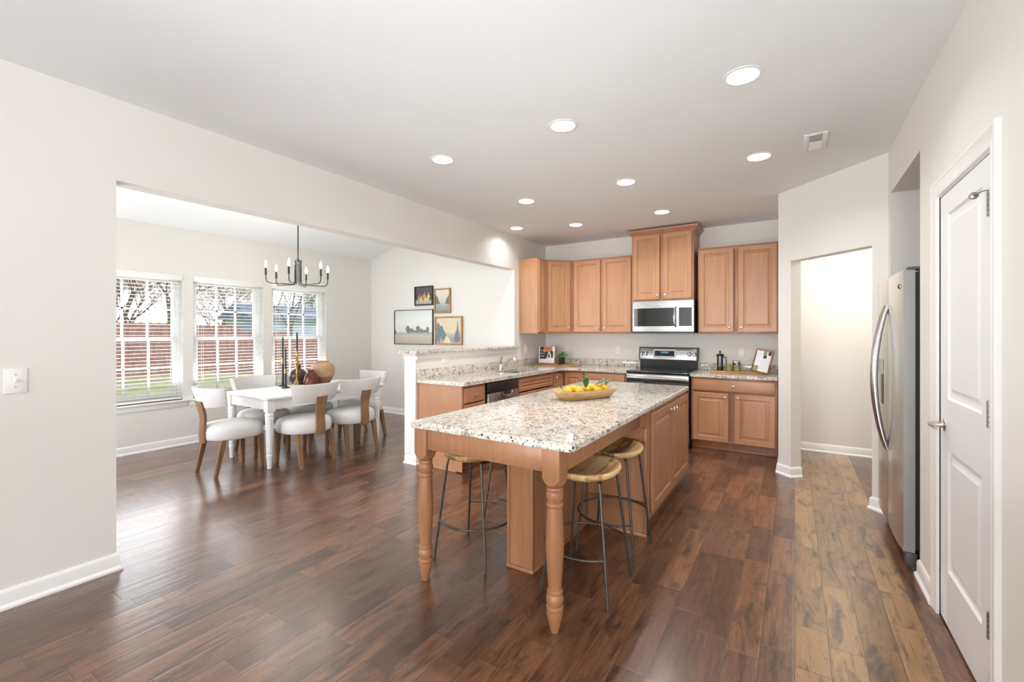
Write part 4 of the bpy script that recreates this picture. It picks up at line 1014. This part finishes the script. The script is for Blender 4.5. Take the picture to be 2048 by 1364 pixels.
# ------------------------------------------------------------------ pictures
def picture(label, x0, x1, z0, z1, fw, fmat, depth=.03):
    t = thing('framed_picture', label, 'picture', ((x0 + x1) / 2, YE - .02, z0), 0, 'pictures on the dining wall')
    mb = MB(); y1 = YE - .001; y0 = YE - depth
    for a, b, c, d in ((x0, x0 + fw, z0, z1), (x1 - fw, x1, z0, z1), (x0 + fw, x1 - fw, z0, z0 + fw), (x0 + fw, x1 - fw, z1 - fw, z1)): mb.box(a, b, y0, y1, c, d, min(.004, fw / 3))
    mb.build('frame', fmat, t)
    return t, (x0 + fw, x1 - fw, z0 + fw, z1 - fw, YE - depth * .55)
def canvas_mat(name, stops, sc=10, amt=.12):
    n = NT(name); p = n.new('ShaderNodeTexCoord').outputs['Generated']; z = n.xyz(p)[2]
    f = n.math('ADD', z, n.math('MULTIPLY', n.math('SUBTRACT', n.noise(p, sc, 5, .6), .5), amt))
    return n.bsdf(n.ramp(f, stops), .6)
def blob(mb, cx, cz, rx, rz, y, mi, seed, n=18, jag=.25):
    rnd = random.Random(seed); mb.ngon([(cx + rx * (1 + rnd.uniform(-jag, jag)) * math.cos(2 * PI * k / n), y, cz + rz * (1 + rnd.uniform(-jag, jag)) * math.sin(2 * PI * k / n)) for k in range(n)], None, mi)
def spire(mb, cx, z0, z1, wd, y, mi, seed, n=8):
    rnd = random.Random(seed); L = []; Rr = []
    for k in range(n + 1):
        a = k / n; w_ = wd * (1 - a) * (.8 + rnd.uniform(-.25, .25)) + .002; z = z0 + (z1 - z0) * a; L.append((cx - w_, y, z)); Rr.append((cx + w_, y, z))
    mb.ngon(L + list(reversed(Rr)), None, mi)
t, (a, b, c, d, y) = picture('wide pale landscape painting of field and trees, lower left of the group', -5.72, -4.85, 1.182, 1.752, .010, M['darkframe'])
mb = MB(); mb.box(a, b, y, YE - .003, c, d)
m0 = canvas_mat('field_canvas', [(0, srgb(176, 168, 150)), (.25, srgb(196, 190, 174)), (.32, srgb(168, 170, 160)), (.36, srgb(218, 222, 216)), (.7, srgb(226, 230, 226)), (1, srgb(212, 220, 220))])
gm = plain('painted_trees_grey_green', srgb(118, 128, 122), .6, vary=.25, scale=40)
for k, (fx_, w_, h_) in enumerate(((.36, .048, .062), (.45, .05, .040), (.63, .046, .062), (.70, .05, .036), (.80, .05, .026), (.87, .034, .052), (.55, .06, .020))): blob(mb, a + (b - a) * fx_, c + .185 + h_ * .85, w_, h_, y - .0008 - k * .0001, 1, k)
mb.ngon([(a + .001, y - .0006, c + .17), (a + .05, y - .0006, c + .17), (a + .02, y - .0006, c + .22), (a + .001, y - .0006, c + .25)], None, 1)
mb.build('canvas', [m0, gm], t, smooth=False)
t, (a, b, c, d, y) = picture('small dark still life of pears in a black frame', -5.252, -4.852, 1.814, 2.126, .024, M['darkframe'])
mb = MB(); mb.box(a, b, y, YE - .003, c, d)
m0 = canvas_mat('still_life_canvas', [(0, srgb(170, 164, 156)), (.20, srgb(176, 170, 162)), (.26, srgb(70, 58, 56)), (.6, srgb(82, 70, 72)), (1, srgb(96, 88, 94))], 6)
ym = plain('painted_pear_yellow', srgb(216, 188, 122), .6, vary=.2, scale=60); rm = plain('painted_pear_red', srgb(176, 100, 84), .6, vary=.2, scale=60); gn = plain('painted_pear_green', srgb(150, 156, 130), .6, vary=.2, scale=60)
for k, (fx_, fz, mi) in enumerate(((.24, .42, 2), (.42, .40, 2), (.55, .48, 3), (.80, .44, 1), (.18, .26, 3), (.34, .25, 1), (.60, .26, 1), (.76, .30, 1))):
    cx, cz = a + (b - a) * fx_, c + (d - c) * fz
    blob(mb, cx, cz, .034, .030, y - .0008 - k * .0002, mi, k, 14, .05); mb.ngon([(cx - .018, y - .0009 - k * .0002, cz + .02), (cx + .018, y - .0009 - k * .0002, cz + .02), (cx + .007, y - .0009 - k * .0002, cz + .065), (cx - .002, y - .0009 - k * .0002, cz + .068)], None, mi)
mb.build('canvas', [m0, ym, rm, gn], t, smooth=False)
t, (a, b, c, d, y) = picture('upright gilt-framed painting of a path between dark trees', -4.822, -4.490, 1.679, 2.070, .022, M['gilt'])
mb = MB(); mb.box(a, b, y, YE - .003, c, d)
m0 = canvas_mat('tree_path_canvas', [(0, srgb(128, 138, 140)), (.32, srgb(164, 170, 166)), (.42, srgb(196, 196, 180)), (1, srgb(224, 218, 200))], 7, .2)
tm = plain('painted_trees_blue_green', srgb(106, 118, 120), .6, vary=.25, scale=40)
mb.ngon([(a, y - .001, c + .12), (a + .10, y - .001, c + .13), (a + .07, y - .001, c + .18), (a + .05, y - .001, c + .24), (a + .02, y - .001, c + .26), (a, y - .001, c + .28)], None, 1)
mb.ngon([(b, y - .001, c + .11), (b - .09, y - .001, c + .13), (b - .06, y - .001, c + .20), (b - .03, y - .001, c + .24), (b, y - .001, c + .27)], None, 1)
mb.build('canvas', [m0, tm], t, smooth=False)
t, (a, b, c, d, y) = picture('gilt-framed painting of a sunlit path and blue trees, lower right of the group', -4.803, -4.254, 1.186, 1.628, .024, M['gilt'])
mb = MB(); mb.box(a, b, y, YE - .003, c, d)
m0 = canvas_mat('sunlit_path_canvas', [(0, srgb(196, 182, 158)), (.18, srgb(150, 156, 150)), (.34, srgb(176, 180, 168)), (.5, srgb(222, 206, 172)), (1, srgb(218, 206, 180))], 6, .35)
bm_ = plain('painted_trees_blue', srgb(118, 128, 140), .6, vary=.3, scale=40)
for k, (fx_, fz, rx, rz_) in enumerate(((.10, .30, .05, .11), (.20, .50, .045, .09), (.28, .36, .05, .08), (.08, .62, .04, .09))): blob(mb, a + (b - a) * fx_, c + (d - c) * fz, min(rx, (b - a) * fx_ * .75), rz_, y - .0008 - k * .0002, 1, k + 20, 18, .3)
spire(mb, a + (b - a) * .86, c + .03, c + .36, .055, y - .001, 1, 3); spire(mb, a + (b - a) * .78, c + .02, c + .20, .04, y - .0014, 1, 5)
mb.ngon([(a + .14, y - .0012, c + .005), (a + .30, y - .0012, c + .005), (a + .27, y - .0012, c + .08), (a + .20, y - .0012, c + .13), (a + .19, y - .0012, c + .09)], None, 2)
mb.build('canvas', [m0, bm_, plain('painted_path', srgb(232, 214, 178), .6, vary=.1)], t, smooth=False)

# ------------------------------------------------------------------ dining table and chairs
tb = thing('dining_table', 'white distressed dining table with fluted legs', 'table', (-4.86, 3.16, 0))
TX0, TX1, TY0, TY1, TZ = -5.31, -4.41, 2.40, 3.92, .730
mb = MB(); mb.poly(rrect(TX0, TX1, TY0, TY1, .02, 3), TZ - .028, TZ, bev=.009); mb.build('tabletop', M['tablepaint'], tb)
mb = MB()
for a, b, c, d in ((TX0 + .075, TX1 - .075, TY0 + .055, TY0 + .077), (TX0 + .075, TX1 - .075, TY1 - .077, TY1 - .055), (TX0 + .055, TX0 + .077, TY0 + .075, TY1 - .075), (TX1 - .077, TX1 - .055, TY0 + .075, TY1 - .075)): mb.box(a, b, c, d, TZ - .135, TZ - .0285, .003)
mb.build('apron', M['tablepaint'], tb)
for (x, y) in ((TX0 + .075, TY0 + .075), (TX1 - .075, TY0 + .075), (TX0 + .075, TY1 - .075), (TX1 - .075, TY1 - .075)):
    mb = MB(); mb.box(x - .040, x + .040, y - .040, y + .040, TZ - .155, TZ - .0285, .004)
    prof = [(.018, 0), (.022, .004), (.026, .10), (.030, .125), (.032, .135), (.030, .145), (.026, .15), (.030, .16), (.039, .50), (.041, .515), (.036, .522), (.042, .535), (.043, .548), (.040, .560), (.036, .572), (.036, .577)]
    n = 32; rg = [[(x + r_ * (1 - (.10 if .17 < z < .50 and k % 4 == 0 else 0)) * math.cos(2 * PI * k / n), y + r_ * (1 - (.10 if .17 < z < .50 and k % 4 == 0 else 0)) * math.sin(2 * PI * k / n), z) for k in range(n)] for r_, z in sorted(prof + [(.0305, .172), (.0385, .49)], key=lambda q: q[1])]
    mb.loops(rg); mb.build('leg', M['tablepaint'], tb, angle=30)

def make_chair(loc, rz, label):
    t = thing('dining_chair', label, 'chair', loc, rz, 'white upholstered chairs at the dining table')
    mb = MB(); n = 40; rings = []
    def ol(k, s_):
        a = 2 * PI * k / n; ca, sa = math.cos(a), math.sin(a); p = .72 if sa > 0 else .92
        return (.258 * s_ * abs(ca) ** p * (1 if ca > 0 else -1), .262 * s_ * abs(sa) ** p * (1 if sa > 0 else -1))
    for s_, z in ((.86, .335), (.95, .338), (.985, .350), (1.0, .385), (.995, .425), (.96, .452), (.88, .472), (.74, .484), (.5, .491), (.25, .494), (.05, .495)): rings.append([(*ol(k, s_), z) for k in range(n)])
    mb.loops(rings); mb.build('seat', M['fabric'], t, world=False, angle=60)
    mb = MB(); rings = []; Rr = .335; yc = .055
    for k in range(25):
        ph = R(-48 + 96 * k / 24); e = abs(k - 12) / 12
        hh = .098 - .010 * e; th = .026 if 0 < k < 24 else .020
        cz = .752 + .012 * e * e
        pr = [(th * math.cos(a) * (1 if abs(math.cos(a)) > .5 else 1), a) for a in ()]
        sec_ = []
        for (r_, z_) in ((-1, -.86), (-.82, -1), (0, -1.02), (.82, -1), (1, -.86), (1.02, 0), (1, .86), (.82, 1), (0, 1.03), (-.82, 1), (-1, .86), (-1.02, 0)):
            rad = Rr + r_ * th + .055 * (z_ * hh / .098) * .5
            sec_.append((rad * math.sin(ph), yc - rad * math.cos(ph), cz + z_ * hh))
        rings.append(sec_)
    mb.loops(rings); mb.build('backrest', M['fabric'], t, world=False, angle=50)
    mb = MB(); rings = []
    for (z, y, w_) in ((.318, -.262, .052), (.40, -.270, .050), (.47, -.268, .047), (.53, -.262, .047), (.60, -.268, .051), (.66, -.283, .057), (.72, -.296, .062)):
        rings.append([(-w_, y - .010, z), (w_, y - .010, z), (w_, y + .016, z), (-w_, y + .016, z)])
    mb.loops(rings); mb.build('splat', M['chairwood'], t, world=False, angle=25)
    for sx, sy in ((1, 1), (-1, 1), (1, -1), (-1, -1)):
        x0, y0 = sx * .185, (.185 if sy > 0 else -.165); x1, y1 = sx * .192, (.200 if sy > 0 else -.235)
        mb = MB(); mb.loops([[(x + a * h, y + b * h, z) for a, b in ((-1, -1), (1, -1), (1, 1), (-1, 1))] for x, y, h, z in ((x0, y0, .024, .345), (x1, y1, .015, 0))])
        mb.build('leg', M['chairwood'], t, world=False)
    return t
c0 = make_chair((-4.815, 2.275, 0), 0, 'white barrel-back chair at the near end of the table')
for loc, rz, lb in (((-4.435, 2.830, 0), 91, 'white barrel-back chair on the kitchen side, nearer the camera'), ((-4.440, 3.425, 0), 86, 'white barrel-back chair on the kitchen side, farther along the table'),
                    ((-4.875, 3.920, 0), 180, 'white barrel-back chair at the far end near the picture wall'), ((-5.270, 2.835, 0), -90, 'white chair on the window side, its back below the middle window'), ((-5.270, 3.425, 0), -90, 'white chair on the window side, hidden behind the vases')):
    c = copy_tree(c0); c.location = loc; c.rotation_euler = (0, 0, R(rz)); c['label'] = lb

# ---------------- table centrepiece
def cstick(x, y, ztop, label, name='candlestick'):
    t = thing(name, label, 'candlestick', (x, y, TZ), 0, 'candlesticks on the dining table')
    MB().lathe([(.050, 0), (.051, .004), (.040, .010), (.018, .018), (.013, .028), (.012, ztop - TZ - .06), (.013, ztop - TZ - .056)], 24, T(x, y, TZ)).build('stem', M['black'], t)
    MB().lathe([(.0135, ztop - TZ - .058), (.0150, ztop - TZ - .05), (.0145, ztop - TZ - .004), (.0155, ztop - TZ), (.0120, ztop - TZ)], 20, T(x, y, TZ)).build('brass_cup', M['brass'], t)
    return t
def taper(x, y, z0, z1, label):
    mb = MB(); mb.lathe([(.0098, z0), (.0105, z0 + .02), (.0100, z1 - .05), (.0080, z1 - .018), (.0035, z1 - .004), (.001, z1)], 16, T(x, y, 0))
    ob = solo(mb, 'taper_candle', plain('black_wax', (.022, .027, .032), .42) if 'wax' not in M else M['wax'], (x, y, z0), label, 'candle', 'dark taper candles'); M['wax'] = ob.data.materials[0]
cstick(-5.030, 2.965, .955, 'short black and brass candlestick nearest the camera'); taper(-5.030, 2.965, .955, 1.200, 'dark taper candle in the short black candlestick')
cstick(-5.225, 3.045, 1.065, 'taller black candlestick just behind the short one'); taper(-5.225, 3.045, 1.065, 1.332, 'tall dark taper candle behind the shorter one')
t = thing('candlestick', 'ornate brass candlestick in front of the dark brown vase', 'candlestick', (-5.045, 3.115, TZ), 0, 'candlesticks on the dining table')
MB().lathe([(.052, 0), (.053, .008), (.046, .012), (.047, .020), (.036, .034), (.026, .055), (.016, .080), (.010, .100), (.009, .112), (.015, .118), (.016, .126), (.009, .132), (.008, .145), (.012, .152), (.013, .160), (.009, .168), (.010, .200), (.013, .230), (.020, .258), (.027, .284), (.0275, .300), (.022, .318), (.010, .334), (.008, .342), (.017, .350), (.019, .357), (.015, .364), (.008, .370), (.009, .400), (.011, .425), (.013, .432), (.025, .440), (.026, .447), (.0115, .449)], 28, T(-5.045, 3.115, TZ)).build('candle_holder', M['brass'], t)
taper(-5.045, 3.115, TZ + .449, 1.388, 'dark taper candle in the brass candlestick')
t = thing('vase', 'round dark brown vase with a short neck behind the brass candlestick', 'vase', (-5.235, 3.245, TZ), 0, 'vases on the dining table')
MB().lathe([(.045, 0), (.060, .006), (.090, .040), (.106, .095), (.100, .145), (.075, .180), (.045, .194), (.034, .202), (.031, .225), (.036, .248), (.034, .250), (.027, .225), (.027, .20)], 36, T(-5.235, 3.245, TZ)).build('vase_body', M['brownglaze'], t)
t = thing('vase', 'small glossy red-brown jar in front of the tan vase', 'vase', (-4.962, 3.245, TZ), 0, 'vases on the dining table')
MB().lathe([(.080, 0), (.087, .006), (.088, .05), (.082, .100), (.066, .140), (.045, .162), (.036, .170), (.035, .180), (.041, .192), (.039, .194), (.031, .182), (.031, .17)], 36, T(-4.962, 3.245, TZ)).build('vase_body', M['redglaze'], t)
t = thing('vase', 'large round tan stoneware vase', 'vase', (-5.040, 3.455, TZ), 0, 'vases on the dining table')
MB().lathe([(.075, 0), (.082, .005), (.112, .060), (.140, .120), (.149, .165), (.143, .210), (.122, .250), (.095, .270), (.082, .277), (.086, .288), (.083, .292), (.074, .280), (.080, .26)], 40, T(-5.040, 3.455, TZ)).build('vase_body', M['tanclay'], t)

# ------------------------------------------------------------------ chandelier
hx_, hy_ = -4.87, 3.02
cz_ = zs(hx_)
ch = thing('chandelier', 'black six-arm candle chandelier over the dining table', 'chandelier', (hx_, hy_, 1.93))
MB().tube([(hx_, hy_, 2.20), (hx_, hy_, cz_ - .01)], .0065, 10).build('rod', M['black'], ch)
MB().lathe([(.06, cz_ - .03), (.065, cz_ - .02), (.065, cz_ + .03)], 24, T(hx_, hy_, 0)).build('ceiling_canopy', M['black'], ch)
mb = MB(); mb.lathe([(.020, 2.205), (.047, 2.208), (.047, 2.214), (.018, 2.222), (.010, 2.235)], 24, T(hx_, hy_, 0)); mb.lathe([(.047, 2.160), (.047, 2.166), (.01, 2.170)], 24, T(hx_, hy_, 0)); mb.build('hub', M['black'], ch)
fw = Vector((-.5368, .8437, 0)); rt = Vector((.8437, .5368, 0))
for k in range(6):
    a = R(20 + 60 * k); dv = rt * math.cos(a) - fw * math.sin(a); C0 = Vector((hx_, hy_, 0))
    P = lambda r_, z: tuple(C0 + dv * r_ + Vector((0, 0, z)))
    mb = MB(); mb.tube([P(.034, 2.208), P(.034, 2.0), P(.034, 1.965), P(.042, 1.945), P(.060, 1.937), P(.281, 1.937), P(.308, 1.942), P(.324, 1.955), P(.332, 1.978), P(.334, 2.03)], .0055, 10); ar = mb.build('arm', M['black'], ch)
    MB().lathe([(.009, 2.022), (.011, 2.026), (.011, 2.10), (.009, 2.104)], 14, T(*P(.334, 0))).build('candle_sleeve', M['black'], ar)
    MB().lathe([(.007, 2.104), (.012, 2.118), (.0145, 2.135), (.012, 2.158), (.005, 2.182), (.001, 2.192)], 14, T(*P(.334, 0))).build('bulb', M['bulb'], ar)
    light('candle_bulb', 'POINT', P(.334, 2.23), (0, 0, 0), 2.6, (1, .94, .86), shadow_soft_size=.02)

# ------------------------------------------------------------------ recessed lights and vent
CL = ['recessed ceiling light nearest the right-hand door', 'recessed ceiling light above the front of the island', 'front recessed ceiling light beside the dining opening',
      'recessed ceiling light next to the ceiling vent', 'recessed ceiling light above the middle of the island', 'middle recessed ceiling light beside the dining opening',
      'recessed ceiling light in front of the crowned cabinet', 'far recessed ceiling light, left of the one by the crowned cabinet', 'recessed ceiling light over the sink']
for (x, y), lb in zip(CANS, CL):
    t = thing('recessed_light', lb, 'ceiling light', (x, y, CE), 0, 'recessed kitchen lights')
    MB().lathe([(.096, CE - .001), (.095, CE - .005), (.080, CE - .007), (.0755, CE - .004), (.0755, CE + .002)], 36, T(x, y, 0), cap0=False, cap1=False).build('trim_ring', M['trim'], t)
    MB().lathe([(.0755, CE - .002), (.074, CE + .02), (.072, CE + .022), (.070, CE + .045), (.068, CE + .047), (.065, CE + .075)], 36, T(x, y, 0), cap0=False, cap1=False).build('baffle', M['plastic'], t)
    MB().lathe([(.066, CE + .068), (.062, CE + .060), (.03, CE + .054), (.002, CE + .053)], 30, T(x, y, 0), cap0=False).build('lamp', M['lamp'], t)
    l = light('recessed_lamp', 'AREA', (x, y, CE + .045), (0, 0, 0), 5 if x < -3 else 11, (1, .98, .955), shape='DISK', size=.11)
vt = thing('ceiling_vent', 'white square ceiling vent with dark slots', 'vent', (.125, 3.835, CE))
mb = MB(); vx0, vx1, vy0, vy1 = .055, .195, 3.67, 3.99
for a, b, c, d in ((vx0, vx0 + .033, vy0, vy1), (vx1 - .033, vx1, vy0, vy1), (vx0 + .033, vx1 - .033, vy0, vy0 + .035), (vx0 + .033, vx1 - .033, vy1 - .035, vy1)): mb.box(a, b, c, d, CE - .008, CE - .0005, .003)
mb.build('frame', M['trim'], vt)
MB().box(vx0 + .033, vx1 - .033, vy0 + .035, vy1 - .035, CE - .003, CE - .0008).build('duct_opening', M['darkgrey'], vt)
mb = MB()
for k in range(14):
    y = vy0 + .042 + k * .0175; ang = 38 if k < 6 else -38
    mb.box(vx0 + .033, vx1 - .033, -.008, .008, -.0008, .0008, 0, T(0, y, CE - .0085) @ RX(ang))
mb.build('louvre', M['trim'], vt)

# pantry lamp
pl = thing('flush_light', 'round flush ceiling light inside the pantry', 'ceiling light', (.75, 5.55, CE - .001))
MB().lathe([(.002, CE - .09), (.08, CE - .082), (.13, CE - .05), (.14, CE - .02)], 30, T(.75, 5.55, 0), cap1=False).build('glass_bowl', emit('pantry_lamp_glow', (1, .9, .75), 4), pl)
MB().lathe([(.15, CE - .022), (.15, CE - .001)], 30, T(.75, 5.55, 0)).build('base', M['plastic'], pl)
light('pantry_lamp', 'AREA', (.75, 5.55, CE - .10), (0, 0, 0), 22, (1, .95, .86), shape='DISK', size=.26)

# ------------------------------------------------------------------ outside
def gz(y): return -.35 - max(0, y - 9) * .115
mb = MB(); xs_ = [XW - .165, -14, -22, -30, -42, -60]; ys_ = [-25, -10, 0, 5, 9, 12, 16, 22, 30, 50]
vv = [[mb.bm.verts.new((x, y, gz(y) if x < -12 else -.35)) for y in ys_] for x in xs_]
for i in range(len(xs_) - 1):
    for j in range(len(ys_) - 1): mb.bm.faces.new((vv[i][j], vv[i + 1][j], vv[i + 1][j + 1], vv[i][j + 1]))
struct(mb.build('ground', M['lawn'], smooth=True, angle=80), 'winter lawn outside the dining windows')
fg = 'fence panels outside'
k = 0
y = -6.0
pl_ = ['red-brown wooden fence panel across the lawn']
while y < 20:
    t = thing('fence_panel', 'red-brown wooden fence panel across the lawn', 'fence', (-22, y + 1.2, gz(y + 1.2)), 0, fg)
    zt = 2.12 + gz(y + 1.2); zb0 = gz(y + 1.2) - .15
    mb = MB()
    for j in range(16): mb.box(-22.0, -21.98, y + j * .15 + .004, y + j * .15 + .146, zb0 + .05, zt - (.02 if j % 2 else 0))
    mb.build('pickets', M['fence'], t)
    mb = MB(); [mb.box(-22.06, -22.0, y + .004, y + 2.396, z, z + .09) for z in (zb0 + .4, zt - .4)]; mb.build('rail', M['fence'], t)
    MB().box(-22.10, -22.0, y + .004, y + .10, zb0, zt + .03).build('post', M['fence'], t)
    y += 2.4; k += 1
hs = thing('neighbour_house', 'blue-grey neighbouring house behind the fence', 'house', (-36, 27, gz(22)))
MB().box(-37, -33, 17.0, 40, -3, 2.4).build('wall', M['siding'], hs)
mb = MB(); mb.loops([[(-32.6, y, 2.35), (-32.6, y, 2.5), (-35, y, 3.5), (-37.4, y, 2.5), (-37.4, y, 2.35)] for y in (16.6, 40.4)]); mb.build('roof', M['shingle'], hs)
for yy in (19, 23, 27):
    f_ = MB().box(-33, -32.94, yy, yy + 1.1, .1, 1.2).build('window', M['trim'], hs); MB().box(-32.95, -32.92, yy + .08, yy + 1.02, .18, 1.12).build('pane', M['shingle'], f_)

def tree(x, y, h, seed, label, kind='bare', lean=0):
    rnd = random.Random(seed); z0 = gz(y) - .1
    t = thing('garden_tree', label, 'tree', (x, y, z0), 0, 'trees beyond the fence')
    mb = MB(); ends = []
    def grow(p, d, L, r_, lev):
        q = p + d * L * .55 + Vector((rnd.uniform(-.08, .08), rnd.uniform(-.08, .08), rnd.uniform(-.02, .06))) * L
        e = q + (d + Vector((rnd.uniform(-.2, .2), rnd.uniform(-.2, .2), rnd.uniform(-.05, .15)))).normalized() * L * .45
        mb.tube([p, q, e], [r_, r_ * .8, r_ * .62], 5 if lev > 1 else 7)
        if lev >= 4: ends.append(e); return
        for k in range(rnd.choice((2, 3, 3)) if lev else 4):
            dd = (d * .75 + Vector((rnd.uniform(-.8, .8), rnd.uniform(-.8, .8), rnd.uniform(-.15, .6)))).normalized()
            grow(e if k else q.lerp(e, .4), dd, L * rnd.uniform(.6, .8), r_ * .55, lev + 1)
    grow(Vector((x, y, z0)), Vector((lean, rnd.uniform(-.1, .1), 1)).normalized(), h * .36, h * .015, 0)
    mb.build('branches', M['bark'], t, smooth=True, angle=60)
    if kind != 'bare':
        mb = MB()
        for e in ends:
            for k in range(13 if kind == 'tan' else 12):
                c = e + Vector((rnd.gauss(0, .5), rnd.gauss(0, .5), rnd.gauss(0, .4))); s_ = rnd.uniform(.10, .26)
                a = Vector((rnd.gauss(0, 1), rnd.gauss(0, 1), rnd.gauss(0, 1))).normalized() * s_; b = Vector((rnd.gauss(0, 1), rnd.gauss(0, 1), rnd.gauss(0, 1))).normalized() * s_ * .5
                mb.loops([[c - a, c - b * .5, c + a, c + b * .5], [c - a + Vector((0, 0, .02)), c - b * .5 + Vector((0, 0, .03)), c + a + Vector((0, 0, .02)), c + b * .5 + Vector((0, 0, .03))]])
        mb.build('foliage', M['twig'] if kind == 'tan' else M['pine'], t, smooth=False)
for i, (x, y, h, kd) in enumerate(((-26, 9.2, 7, 'bare'), (-37, 11.0, 8.5, 'tan'), (-27, 16.4, 7.5, 'bare'), (-27.5, 23.0, 7, 'pine'), (-50, 13.5, 9.5, 'tan'), (-51, 23, 10, 'tan'), (-52, 34, 11, 'pine'), (-49, 4.5, 9, 'tan'), (-36, 2.0, 8, 'tan'), (-63, 18.5, 11, 'tan'), (-63, 29, 11, 'tan'), (-63, 9, 10, 'tan'))):
    tree(x, y, h, 11 + i, {'bare': 'bare winter tree with dark spreading branches beyond the fence', 'tan': 'pale tan winter tree in the wood beyond the fence', 'pine': 'olive green tree beyond the fence'}[kd], kd)
